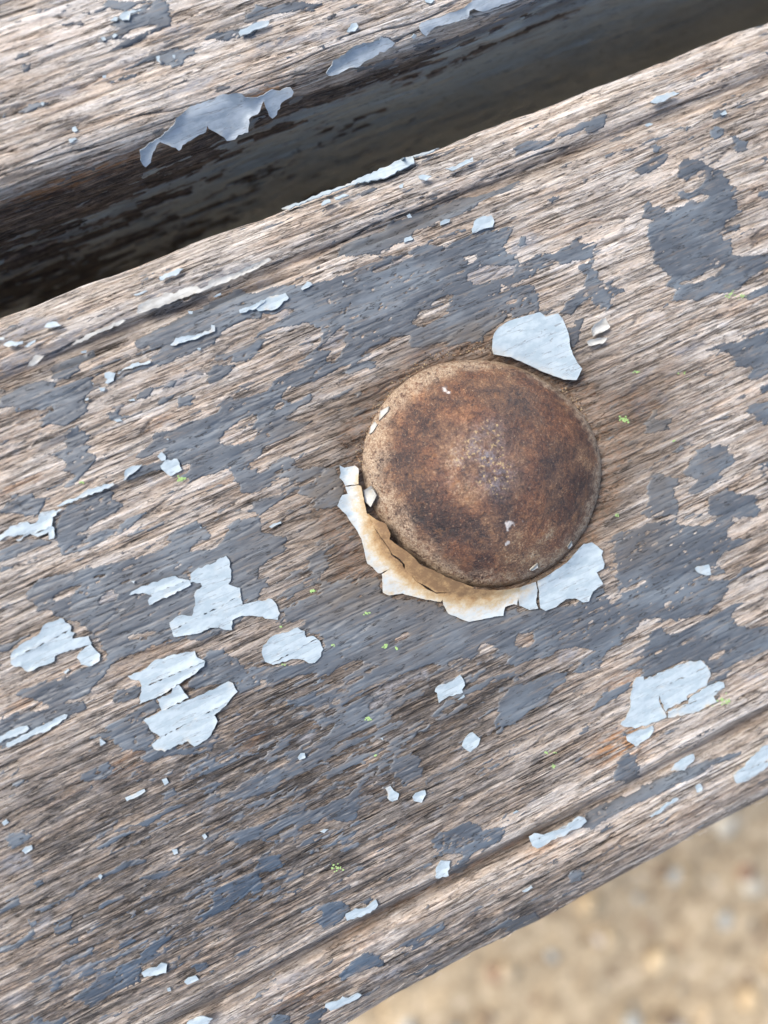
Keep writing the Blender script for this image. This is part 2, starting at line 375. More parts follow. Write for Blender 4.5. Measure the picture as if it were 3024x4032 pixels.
add(WHITE, 2, 2, '''700,1375 755,1290 780,1100 800,1070 845,1062 850,1085 1000,1020 1130,968 1215,958 1260,1000 1280,1060 1255,1120 1125,1190 1128,1215 1000,1265 985,1290 950,1180 945,1200 965,1270 990,1320 880,1370 790,1400
1262,1125 1330,1092 1365,1100 1368,1135 1300,1190 1320,1225 1200,1290 1003,1326 1000,1285 1135,1240 1150,1195
905,1378 910,1410 880,1460 795,1515 740,1480 735,1450 770,1430
1175,365 1190,350 1265,338 1282,405 1250,410 1200,395
1020,1669 1050,1620 1165,1560 1175,1590 1130,1640 1110,1669
1480,1659 1530,1600 1620,1510 1700,1480 1700,1600 1620,1670 1530,1730 1450,1757 1435,1735 1430,1700''')
add(GREY, 0, 3, '''510,50 580,10 740,-10 740,30 700,60 560,100
560,110 600,110 590,160
95,90 170,70 180,90 110,115
1050,170 1120,130 1160,180 1080,200
910,350 960,320 1120,250 1210,215 1240,230 1100,290 1000,340 940,380
630,510 680,480 850,400 880,410 800,460 660,525
50,480 60,410 140,400 220,450 160,490 80,510
340,880 460,800 680,680 800,600 930,590 980,600 760,680 620,740 430,850 380,890
200,920 330,880 360,900 280,940
230,730 290,700 290,740 250,770
640,900 700,850 850,770 760,820 680,910
900,720 1060,670 1180,630 1100,690 960,740
60,880 120,840 160,860 130,900 30,940 -20,960 -20,930
-20,1170 100,1130 170,1070 190,980 240,980 220,1080 160,1140 60,1190 -20,1215
350,1010 440,960 480,990 450,1050 370,1070
440,1120 500,1090 520,1130 480,1150
780,1150 870,1100 900,1110 800,1160
910,1200 1000,1120 1130,1070 1100,1120 1000,1190 960,1220
475,1490 560,1430 650,1350 760,1290 900,1220 1020,1200 940,1270 900,1300 920,1380 800,1430 700,1480 600,1560 540,1540 490,1510
180,1690 200,1610 260,1620 370,1640 380,1610 440,1590 470,1690
1360,840 1400,780 1500,730 1690,650 1690,800 1560,850 1450,940 1320,990 1300,960 1400,890
300,1430 330,1360 400,1360 400,1400 330,1470
1270,1260 1350,1280 1300,1340 1250,1320
1450,460 1590,400 1690,380 1690,460 1560,500
1110,520 1180,500 1140,560''')
add(FILM, 0, 3, '''230,1030 280,960 360,950 330,1000 250,1070
0,1500 160,1440 200,1480 60,1560
1280,1100 1350,1040 1420,1020 1350,1090
0,560 180,560 200,640 100,680 0,660
1340,240 1400,250 1360,300 1300,280''')
add(WHITE, 0, 3, '''815,185 860,165 940,130 945,145 890,180 825,207
1050,70 1080,60 1095,90 1070,108
15,350 45,325 60,350 30,370
145,530 170,505 210,495 215,520 170,552
640,690 655,678 668,690 655,715
1115,520 1150,520 1155,545 1130,556
1310,430 1330,418 1345,440 1325,455
920,1310 960,1285 1020,1275 1050,1245 1085,1255 1080,1310 1000,1325 940,1340
1195,1375 1220,1350 1270,1335 1290,1360 1215,1392
1180,1700 1230,1620 1320,1585 1380,1600 1350,1640 1280,1700
1085,1415 1105,1410 1110,1435 1090,1435''')
add(GREY, 1, 3, '''-20,440 80,390 210,330 220,290 330,280 440,250 480,220 560,200 650,230 650,330 570,370 470,340 460,300 370,360 220,370 140,420 60,450 150,460 120,490 60,460
80,30 280,-10 180,60 60,120 -20,170
-20,200 0,150 120,90 100,20 280,0 290,20 170,80 60,150
870,-10 1090,-10 1090,60 960,100 900,60
1150,480 1180,420 1290,380 1400,345 1450,370 1480,395 1600,375 1620,400 1590,460 1530,510 1400,550 1380,580 1290,560 1200,570 1130,520
1270,640 1380,560 1390,600 1330,680 1250,680
370,1000 440,960 430,890 570,850 600,900 580,960 450,1050 390,1020
-20,640 70,580 150,560 180,620 110,670 -20,680
620,890 760,820 700,900
960,1130 1100,1050 1200,980 1240,1040 1140,1110 1040,1170
1440,1090 1640,970 1690,1010 1500,1100
540,1330 700,1190 770,1190 840,1280 700,1310 560,1380
1120,1280 1260,1250 1100,1330 900,1390
280,1690 350,1590 450,1530 430,1620 350,1690
60,1690 100,1590 220,1600 230,1690
560,200 650,160 760,10 660,100''')
add(FILM, 1, 3, '''700,1380 900,1290 1000,1280 860,1370
1140,320 1180,290 1240,290 1180,325
950,260 970,225 1010,240 960,270
0,1480 200,1330 400,1250 480,1240 300,1360 120,1450
1000,1250 1180,1150 1190,1170 1030,1270''')
add(WHITE, 1, 3, '''835,125 870,110 890,140 925,160 915,200 880,215 850,190 850,150
1010,180 1030,155 1090,135 1097,160 1070,215 1020,205
1160,700 1165,640 1195,590 1255,595 1250,640 1238,660 1245,690 1165,708
575,950 580,935 640,900 710,895 775,845 788,880 770,910 700,945 590,980
445,1540 450,1515 520,1500 560,1470 600,1480 660,1445 680,1455 640,1490 560,1530 480,1562
415,405 440,390 468,390 440,415''')
add(GREY, 2, 3, '''640,60 700,10 830,-20 720,80 660,95
360,740 400,660 500,680 430,740
-20,1000 100,960 220,970 200,1010 60,1050 -20,1070''')
add(FILM, 2, 3, '''450,380 480,280 600,230 800,150 850,110 1030,30 1160,-20 1300,-20 1250,40 1100,90 1000,150 800,240 650,310 540,390 480,400
330,430 400,400 460,400 350,450 250,480
450,380 480,280 600,230 800,150 850,110 1030,30 1160,-20 1300,-20 1250,40 1100,90 1000,150 800,240 650,310 540,390 480,400
90,240 180,190 160,230 110,250''')
add(WHITE, 2, 3, '''105,440 140,415 200,425 290,390 380,340 425,305 460,312 478,340 440,375 380,390 330,430 250,455 200,500 160,515 130,500
890,310 950,270 980,235 1060,185 1075,195 1040,220 1000,240 960,285 900,315
1180,110 1210,95 1225,120 1220,140 1190,152
60,790 120,755 130,770 75,800
0,285 25,268 35,275 10,290''')
# the collar of pale paint round the bolt, broken by cracks
COLLAR = [
 (P(Z2, '190,185 230,205 320,185 350,210 352,346 240,360 220,320 190,290 200,250'), 'pale top piece of the collar left of the bolt'),
 (P(Z2, '240,368 350,354 372,362 385,420 400,500 420,590 450,650 495,740 555,830 605,900 635,960 695,1003 730,1040 735,1080 700,1112 662,1112 632,1076 550,1120 525,1118 480,1070 430,1035 410,940 398,890 380,820 350,760 300,690 250,610 170,535 215,440 260,430'), 'rust-stained piece of the collar at lower left of the bolt'),
 (P(Z2, '430,600 500,650 580,690 615,770 610,820 680,870 780,940 880,1040 980,1080 1090,1140 1200,1180 1330,1230 1330,1242 1200,1262 1110,1282 1020,1280 960,1242 850,1185 820,1147 752,1088 748,1040 702,988 644,953 604,890 556,822 486,720 440,640'), 'inner strip of the collar curling up the dome'),
 (P(Z1, '335,1340 385,1306 440,1298 505,1372 560,1412 615,1440 660,1437 740,1405 800,1412 850,1414 940,1418 1040,1404 1128,1378 1142,1420 1137,1490 1146,1517 1100,1525 1050,1503 1040,1462 1036,1500 1020,1495 975,1510 965,1555 920,1560 790,1588 740,1570 680,1545 655,1500 648,1470 640,1484 610,1480 530,1465 440,1440 370,1450 340,1435'), 'widest piece of the collar below the bolt, ochre fading to white'),
 (P(Z1, '1136,1374 1210,1334 1290,1279 1340,1224 1380,1182 1430,1175 1483,1218 1475,1240 1490,1285 1485,1310 1450,1330 1483,1390 1430,1430 1410,1480 1380,1487 1340,1465 1290,1470 1240,1510 1185,1530 1158,1515 1150,1420'), 'clean white piece of the collar at lower right of the bolt')]
DOMEF = [P(Z1, '242,905 280,880 295,900 310,930 290,970 280,990 250,960'), P(Z1, '272,610 280,570 300,545 315,560 290,600'), P(Z1, '322,540 330,490 375,465 370,490 333,530'), P(Z1, '1305,1195 1325,1165 1330,1190 1310,1210'), P(Z1, '1110,1320 1150,1285 1150,1305 1122,1322')]
BIG = P(Z3, '360,540 375,470 430,400 540,330 880,230 945,282 1080,243 1130,300 1165,400 1190,500 1190,600 1220,700 1270,790 1320,850 1300,890 1260,970 1130,965 1060,935 920,880 840,840 700,780 560,720 380,690 357,640')
BOLT_OUT = P(Z1, '835,215 960,225 1080,260 1200,320 1300,400 1400,500 1460,600 1495,720 1500,830 1480,950 1430,1080 1370,1180 1290,1270 1180,1345 1060,1395 930,1415 800,1405 680,1370 560,1290 440,1190 340,1060 270,930 235,800 235,700 260,600 320,480 400,380 500,300 620,245 720,220')
# wear, dirt and painted sheen: x, y (picture), radius along and across the grain, amount
DENS = [(560, 160, 90, 60, -.10), (330, 700, 120, 40, .10), (250, 760, 110, 50, .16), (330, 790, 90, 40, .12), (180, 930, 90, 40, .14), (420, 640, 90, 40, .16), (650, 590, 60, 40, .14), (440, 700, 120, 34, .12), (320, 620, 60, 50, .12), (300, 560, 40, 40, .08), (80, 980, 60, 30, .12), (520, 690, 60, 30, .06), (350, 860, 110, 40, .12), (600, 800, 120, 30, -.06), (60, 700, 40, 25, .10), (470, 940, 80, 20, .08)]
GRIME = [(650, 400, 62, 30, .55), (665, 470, 40, 40, .45), (640, 545, 40, 22, .5), (505, 345, 40, 22, .6), (330, 515, 24, 60, .45), (350, 590, 45, 26, .5), (400, 650, 60, 20, .30), (310, 420, 45, 14, .5),
 (430, 225, 60, 10, .35), (120, 320, 90, 11, .35), (380, 740, 130, 60, .25), (150, 620, 200, 60, .12), (90, 190, 80, 10, .35)]
TONE = [(60, 45, 130, 40, .14), (230, 130, 160, 30, .08), (700, 330, 90, 60, .10), (640, 230, 130, 60, .10), (590, 440, 60, 30, -.05), (250, 760, 260, 60, -.15), (300, 860, 300, 60, -.11), (150, 900, 120, 60, -.06), (120, 480, 60, 60, .03), (240, 440, 140, 30, .04), (60, 640, 70, 20, -.04), (640, 720, 120, 40, .05), (700, 790, 120, 25, .04), (560, 880, 160, 22, -.02), (430, 590, 110, 30, -.10), (420, 720, 120, 40, -.10), (330, 690, 160, 60, -.08)]
ORANGE = [(255, 100, 40, 7, .9), (60, 185, 60, 9, .9), (620, 745, 25, 14, 1.0), (625, 680, 24, 9, .6), (640, 890, 60, 12, .8), (580, 905, 50, 10, .6), (230, 195, 40, 8, .8), (240, 470, 40, 40, .25), (250, 740, 24, 8, .8), (130, 760, 40, 8, .7), (30, 700, 30, 7, .7), (300, 1000, 40, 12, .7), (380, 620, 70, 50, .3), (170, 670, 60, 30, .3), (700, 70, 20, 6, .5), (20, 485, 30, 6, .6), (150, 425, 20, 6, .5), (330, 360, 50, 30, .2), (540, 640, 25, 8, .5)]
NAVY = [(180, 800, 260, 60, .5), (250, 880, 260, 60, .7), (150, 960, 150, 60, .6), (330, 940, 120, 50, .7), (520, 840, 60, 30, .4), (350, 985, 120, 26, .7), (250, 720, 160, 40, .35)]
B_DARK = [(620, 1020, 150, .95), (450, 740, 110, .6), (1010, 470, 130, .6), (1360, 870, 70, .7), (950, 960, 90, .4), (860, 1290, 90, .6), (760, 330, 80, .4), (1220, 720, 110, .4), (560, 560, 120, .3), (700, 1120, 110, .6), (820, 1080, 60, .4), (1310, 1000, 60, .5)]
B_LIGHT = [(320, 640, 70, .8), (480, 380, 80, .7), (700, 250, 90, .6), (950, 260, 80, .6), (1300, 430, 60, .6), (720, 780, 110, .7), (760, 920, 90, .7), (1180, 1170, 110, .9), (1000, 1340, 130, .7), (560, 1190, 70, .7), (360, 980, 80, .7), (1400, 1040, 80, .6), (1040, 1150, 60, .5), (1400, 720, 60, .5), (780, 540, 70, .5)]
B_SHEEN = [(860, 740, 120, .85), (800, 600, 70, .45), (950, 830, 90, .6), (700, 820, 70, .3), (930, 560, 60, .3)]  # bluish sky sheen painted near the top of the dome
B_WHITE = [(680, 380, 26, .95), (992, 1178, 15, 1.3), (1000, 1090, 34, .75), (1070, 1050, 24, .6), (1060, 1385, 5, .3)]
def _l(lst): return [(*P(T(a, b), '%d,%d' % (x, y))[0], n, sp) for a, b, x, y, n, sp in lst]
LICHEN = _l([(2, 1, 728, 1055, 34, 2.0), (2, 1, 805, 750, 8, 1.6), (2, 1, 265, 682, 26, 1.7), (2, 1, 1410, 250, 14, 2.0), (2, 1, 1490, 262, 8, 2.2), (2, 1, 1110, 770, 5, 3), (2, 1, 1050, 1195, 3, .8), (1, 2, 370, 512, 14, .9), (1, 2, 718, 655, 9, .7), (1, 2, 838, 865, 18, 1.6), (1, 2, 500, 862, 6, .8), (1, 2, 730, 1340, 20, 1.2), (1, 2, 185, 990, 4, .8), (1, 2, 165, 742, 3, .6), (1, 2, 770, 1577, 5, .7), (1, 2, 910, 880, 4, .6), (2, 2, 1370, 1225, 26, 3.2), (2, 2, 245, 1555, 8, 1.6), (2, 2, 1105, 1635, 12, 2), (2, 2, 260, 1645, 6, 1.6), (0, 1, 1178, 1445, 20, 1.8), (1, 3, 530, 645, 18, 2.6), (0, 1, 540, 1470, 4, 1), (2, 2, 680, 20, 7, 1.2)])
ASH = [(150, 800, 240, 70, .75), (330, 760, 120, 60, .7), (200, 930, 200, 60, .75), (330, 985, 160, 26, 1.0), (470, 930, 120, 16, .9), (60, 1000, 120, 40, .6), (480, 690, 120, 50, .5), (30, 200, 90, 12, .5), (60, 370, 120, 10, .4), (360, 880, 120, 40, .5), (230, 620, 120, 50, .4), (600, 900, 120, 8, .5), (700, 210, 30, 10, .3)]
TONE += [(690, 480, 70, 40, .07), (730, 620, 60, 30, .06), (380, 130, 160, 14, .08), (560, 110, 200, 10, .12), (150, 290, 140, 8, .10), (420, 10, 100, 10, .06), (500, 830, 120, 12, .07), (650, 760, 120, 18, .09), (180, 840, 40, 20, .08), (80, 560, 50, 14, .05), (20, 20, 70, 26, .10)]

add(GREY, 2, 3, "450,380 480,280 600,230 800,150 850,110 1030,30 1160,-20 1300,-20 1250,40 1100,90 1000,150 800,240 650,310 540,390 480,400")
add(GREY, 2, 2, "1000,1700 1100,1660 1250,1600 1400,1560 1480,1580 1300,1650 1200,1700")
TONE += [(700, 420, 80, 80, .04), (640, 200, 160, 70, .05), (730, 540, 50, 120, .03)]

TONE += [(250, 860, 260, 70, -.05), (420, 720, 160, 40, -.05), (120, 780, 160, 40, -.04), (330, 640, 120, 40, -.05)]
ASH += [(400, 700, 160, 50, .5), (120, 760, 160, 50, .4)]
DENS += [(200, 560, 160, 60, .08), (120, 420, 120, 60, .06), (250, 460, 120, 60, .06), (330, 760, 160, 60, .08), (200, 850, 200, 60, .08), (60, 60, 200, 80, -.08), (640, 330, 120, 60, -.05)]
ORANGE += [(622, 744, 30, 14, .5), (610, 895, 80, 12, .7), (545, 845, 30, 8, .6), (265, 95, 30, 6, .8), (190, 680, 30, 10, .6)]
DENS += [(400, 600, 160, 60, .06), (300, 300, 200, 50, .04), (430, 260, 120, 40, .06)]
TONE += [(200, 900, 260, 70, -.05), (420, 960, 160, 14, -.06)]
ASH += [(250, 860, 260, 80, .35), (520, 915, 140, 8, .6)]


# ------------------------------------------------------------------ materials
class NT:
    def __init__(s, name):
        s.m = bpy.data.materials.new(name); s.m.use_nodes = True; s.t = s.m.node_tree
        s.b = s.t.nodes['Principled BSDF']; s.tc = s.t.nodes.new('ShaderNodeTexCoord')
    def n(s, typ, **k):
        nd = s.t.nodes.new(typ)
        for a, b in k.items(): setattr(nd, a, b)
        return nd
    def set(s, inp, v):
        if isinstance(v, bpy.types.NodeSocket): s.t.links.new(v, inp)
        elif isinstance(v, (tuple, list)) and len(v) == 3 and inp.type == 'RGBA': inp.default_value = (*v, 1)
        else: inp.default_value = v
    def mm(s, sx=1, sy=1, sz=1, off=(0, 0, 0)):
        mp = s.n('ShaderNodeMapping'); s.set(mp.inputs[0], s.tc.outputs['Object'])
        mp.inputs['Scale'].default_value = (1000*sx, 1000*sy, 1000*sz); mp.inputs['Location'].default_value = off
        return mp.outputs[0]
    def noise(s, vec, detail=3, rough=.55, dist=0, scale=1.0):
        nd = s.n('ShaderNodeTexNoise'); s.set(nd.inputs['Vector'], vec); nd.inputs['Scale'].default_value = scale
        nd.inputs['Detail'].default_value = detail; nd.inputs['Roughness'].default_value = rough
        nd.inputs['Distortion'].default_value = dist
        return nd.outputs[0]
    def math(s, op, a, b=0, c=0, clamp=False):
        nd = s.n('ShaderNodeMath', operation=op, use_clamp=clamp)
        s.set(nd.inputs[0], a); s.set(nd.inputs[1], b); s.set(nd.inputs[2], c)
        return nd.outputs[0]
    def sm(s, a, b, x, lo=0, hi=1):
        nd = s.n('ShaderNodeMapRange', interpolation_type='SMOOTHSTEP')
        s.set(nd.inputs[0], x); s.set(nd.inputs[1], a); s.set(nd.inputs[2], b); s.set(nd.inputs[3], lo); s.set(nd.inputs[4], hi)
        return nd.outputs[0]
    def attr(s, name):
        return s.n('ShaderNodeAttribute', attribute_name=name).outputs['Fac']
    def ramp(s, x, stops):
        nd = s.n('ShaderNodeValToRGB'); e = nd.color_ramp.elements
        e[0].position, e[0].color = stops[0][0], (*stops[0][1], 1)
        e[1].position, e[1].color = stops[-1][0], (*stops[-1][1], 1)
        for p, c in stops[1:-1]:
            q = e.new(p); q.color = (*c, 1)
        s.set(nd.inputs[0], x); return nd.outputs[0]
    def mix(s, f, a, b, mode='MIX'):
        nd = s.n('ShaderNodeMix', data_type='RGBA', blend_type=mode)
        s.set(nd.inputs[0], f); s.set(nd.inputs[6], a); s.set(nd.inputs[7], b)
        return nd.outputs[2]
    def bump(s, h, dist, strength=1.0, normal=None):
        nd = s.n('ShaderNodeBump'); s.set(nd.inputs['Height'], h)
        nd.inputs['Distance'].default_value = dist; nd.inputs['Strength'].default_value = strength
        if normal is not None: s.set(nd.inputs['Normal'], normal)
        return nd.outputs[0]
    def out(s, col, rough, normal=None, spec=.5):
        s.set(s.b.inputs['Base Color'], col); s.set(s.b.inputs['Roughness'], rough)
        s.set(s.b.inputs['Specular IOR Level'], spec)
        if normal is not None: s.set(s.b.inputs['Normal'], normal)
        return s.m

def mat_wood():
    s = NT('weathered_wood')
    n1 = s.noise(s.mm(.10, 2.3, 2.3), 6, .72, .12)
    n2 = s.noise(s.mm(.62, 4.8, 4.8, (3, 1, 2)), 4, .72, .2)
    n3 = s.noise(s.mm(.05, .22, .22, (5, 2, 0)), 4, .6)
    n4 = s.noise(s.mm(2.4, 4.2, 4.2, (1, 7, 3)), 4, .75)
    # narrow dark checks that follow the fibres
    w1 = s.noise(s.mm(.032, 1.15, 1.15, (11, 3, 3)), 4, .55, .08)
    c1 = s.sm(.020, .006, s.math('ABSOLUTE', s.math('SUBTRACT', w1, .5)))
    m1 = s.sm(.44, .54, s.noise(s.mm(.07, .6, .6, (2, 3, 8)), 3, .6))
    w2 = s.noise(s.mm(.24, 3.0, 3.0, (7, 13, 3)), 3, .6, .3)
    c2 = s.sm(.020, .004, s.math('ABSOLUTE', s.math('SUBTRACT', w2, .5)))
    m2 = s.sm(.44, .56, s.noise(s.mm(.30, .9, .9, (12, 3, 8)), 3, .6))
    ck = s.math('MAXIMUM', s.math('MULTIPLY', c1, m1), s.math('MULTIPLY', s.math('MULTIPLY', c2, m2), .7))
    fib = s.attr('fib'); tone = s.attr('tone')
    v = s.math('MULTIPLY', n1, .72)
    v = s.math('MULTIPLY_ADD', n2, .82, v)
    v = s.math('MULTIPLY_ADD', fib, .34, v)
    v = s.math('MULTIPLY_ADD', n3, .34, v)
    v = s.math('MULTIPLY_ADD', n4, .42, v)
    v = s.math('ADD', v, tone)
    v = s.math('MULTIPLY_ADD', ck, -.45, v)
    v = s.math('SUBTRACT', v, .690)
    col = s.ramp(v, [(0, (.026, .022, .019)), (.18, (.090, .075, .061)), (.40, (.225, .192, .160)), (.60, (.41, .352, .296)), (.82, (.63, .568, .498)), (1, (.80, .745, .68))])
    hn = s.noise(s.mm(.12, .55, .55, (9, 4, 1)), 4, .6)
    col = s.mix(s.sm(.42, .68, hn, 0, .40), col, s.mix(1, col, (1.0, .82, .66), 'MULTIPLY'))
    col = s.mix(s.sm(.56, .40, hn, 0, .30), col, s.mix(1, col, (.88, .93, 1.0), 'MULTIPLY'))
    on = s.noise(s.mm(.3, 1.7, 1.7, (2, 9, 1)), 5, .7)
    of = s.math('MULTIPLY', s.sm(.44, .57, on), s.attr('orange'), clamp=True)
    col = s.mix(s.math('MULTIPLY', of, .9), col, s.mix(.22, s.mix(1, col, (1.0, .60, .32), 'MULTIPLY'), (.30, .155, .065)))
    an = s.noise(s.mm(.28, 1.3, 1.3, (14, 4, 9)), 5, .75)
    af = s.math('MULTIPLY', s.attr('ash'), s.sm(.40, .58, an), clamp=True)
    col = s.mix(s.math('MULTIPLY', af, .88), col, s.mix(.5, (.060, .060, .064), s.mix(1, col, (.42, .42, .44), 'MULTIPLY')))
    ln = s.noise(s.mm(.45, 1.9, 1.9, (24, 4, 9)), 5, .8)
    col = s.mix(s.sm(.50, .64, ln, 0, .42), col, s.mix(.4, (.36, .345, .35), s.mix(1, col, (.92, .95, 1.06), 'MULTIPLY')))
    rn2 = s.noise(s.mm(.40, 2.4, 2.4, (34, 14, 9)), 5, .78)
    col = s.mix(s.sm(.60, .65, rn2, 0, .65), col, (.105, .112, .125))
    bn = s.noise(s.mm(1.3, 2.6, 2.6, (4, 34, 9)), 4, .8)
    col = s.mix(s.sm(.62, .70, bn, 0, .5), col, (.055, .043, .034))
    fn = s.noise(s.mm(.9, 2.6, 2.6, (4, 4, 1)), 5, .75)
    ff = s.math('MULTIPLY', s.sm(.36, .54, fn), s.attr('film'), clamp=True)
    col = s.mix(s.math('MULTIPLY', ff, .8), col, s.mix(fn, (.21, .21, .22), (.42, .42, .44)))
    gn = s.noise(s.mm(.6, 2.2, 2.2, (8, 1, 4)), 5, .75)
    gf = s.math('MULTIPLY', s.attr('grime'), s.sm(.15, .75, gn, .66, 1.0), clamp=True)
    gcol = s.mix(s.sm(.3, .7, gn), (.052, .036, .024), (.17, .125, .088))
    gcol = s.mix(s.math('MULTIPLY', s.sm(.80, 1.0, s.attr('grime')), s.sm(.42, .62, bn)), gcol, (.20, .095, .042))
    col = s.mix(s.math('MULTIPLY', gf, .85), col, s.mix(.35, gcol, s.mix(1, col, (.50, .42, .34), 'MULTIPLY')))
    h = s.math('MULTIPLY_ADD', n1, 1.0, s.math('MULTIPLY', n2, .7))
    h = s.math('MULTIPLY_ADD', n4, .45, h)
    h = s.math('MULTIPLY_ADD', ck, -.8, h)
    return s.out(col, s.sm(.3, .7, n2, .62, .88), s.bump(h, .00028, .9), .25)

def mat_paint():
    s = NT('old_grey_paint')
    st = s.noise(s.mm(.16, 1.4, 1.4), 5, .65, .2)
    f1 = s.noise(s.mm(1.2, 4.5, 4.5, (2, 2, 2)), 4, .7)
    bl = s.noise(s.mm(.10, .22, .22, (7, 1, 1)), 4, .6)
    col = s.mix(s.sm(.40, .66, bl), (.080, .092, .107), (.138, .162, .184))
    col = s.mix(s.sm(.55, .74, st, 0, .55), col, (.235, .262, .285))
    col = s.mix(s.sm(.66, .80, f1, 0, .5), col, (.33, .335, .33))
    col = s.mix(s.attr('fresh_lit'), col, s.mix(bl, (.27, .335, .355), (.36, .435, .46)))  # intact side paint, made paler and cooler to offset dim brown bounce light
    col = s.mix(s.attr('navy'), col, s.mix(1, col, (.50, .62, .76), 'MULTIPLY'))
    gn = s.noise(s.mm(.35, .9, .9, (8, 1, 4)), 5, .7)
    wear = s.noise(s.mm(.16, 1.7, 1.7, (18, 3, 4)), 5, .75)
    col = s.mix(s.sm(.54, .66, wear, 0, .62), col, (.20, .170, .140))
    wr2 = s.noise(s.mm(.35, 4.2, 4.2, (1, 13, 4)), 3, .7)
    col = s.mix(s.sm(.62, .70, wr2, 0, .5), col, (.24, .245, .245))
    tn = s.noise(s.mm(.55, 3.0, 3.0, (6, 13, 4)), 4, .75)
    tf = s.math('MULTIPLY', s.attr('thin'), s.sm(.44, .56, tn), clamp=True)
    col = s.mix(s.math('MULTIPLY', tf, .65), col, s.mix(st, (.13, .11, .095), (.27, .24, .21)))
    gf = s.math('MULTIPLY', s.attr('grime'), s.sm(.3, .6, gn, .35, 1.0), clamp=True)
    col = s.mix(s.math('MULTIPLY', gf, .8), col, (.145, .118, .088))
    # fine hairline checks along the grain
    ck = s.noise(s.mm(.26, 2.4, 2.4, (5, 5, 5)), 3, .55, .4)
    c1 = s.math('ABSOLUTE', s.math('SUBTRACT', ck, .5))
    c2 = s.noise(s.mm(.55, 1.1, 1.1, (3, 8, 5)), 3, .6)
    cf = s.math('MULTIPLY', s.sm(.022, .006, c1), s.sm(.50, .56, c2), clamp=True)
    col = s.mix(s.math('MULTIPLY', cf, .85), col, (.022, .020, .020))
    h = s.math('MULTIPLY_ADD', f1, .25, st)
    h = s.math('MULTIPLY_ADD', cf, -.5, h)
    return s.out(col, s.sm(.3, .7, f1, .42, .60), s.bump(h, .00014, .7), .5)

def mat_flake(name, c1, c2, stain=(.40, .27, .13)):
    s = NT(name)
    a = s.noise(s.mm(.5, 1.2, 1.2), 5, .65)
    b = s.noise(s.mm(.10, 1.3, 1.3, (3, 3, 3)), 3, .5, .2)
    sp = s.noise(s.mm(2.2, 4, 4, (5, 1, 1)), 2, .5)
    col = s.mix(s.sm(.38, .62, a), c1, c2)
    col = s.mix(s.sm(.68, .76, sp, 0, .45), col, (.25, .25, .24))
    ck = s.math('ABSOLUTE', s.math('SUBTRACT', b, .5))
    cf = s.math('MULTIPLY', s.sm(.013, .003, ck), s.sm(.40, .52, a), clamp=True)
    col = s.mix(s.math('MULTIPLY', cf, .60), col, (.16, .16, .16))
    dn = s.noise(s.mm(.8, .9, .9, (1, 6, 2)), 6, .8)
    st = s.attr('stain')
    sc = s.ramp(s.math('MULTIPLY_ADD', dn, 1.3, s.math('SUBTRACT', st, .68)), [(0, c2), (.22, (.50, .50, .46)), (.45, (.48, .385, .245)), (.72, (.37, .24, .115)), (1, (.20, .12, .06))])
    col = s.mix(s.sm(.04, .30, st), col, sc)
    h = s.math('MULTIPLY_ADD', cf, -.6, b)
    return s.out(col, .45, s.bump(h, .00005, .6), .35)

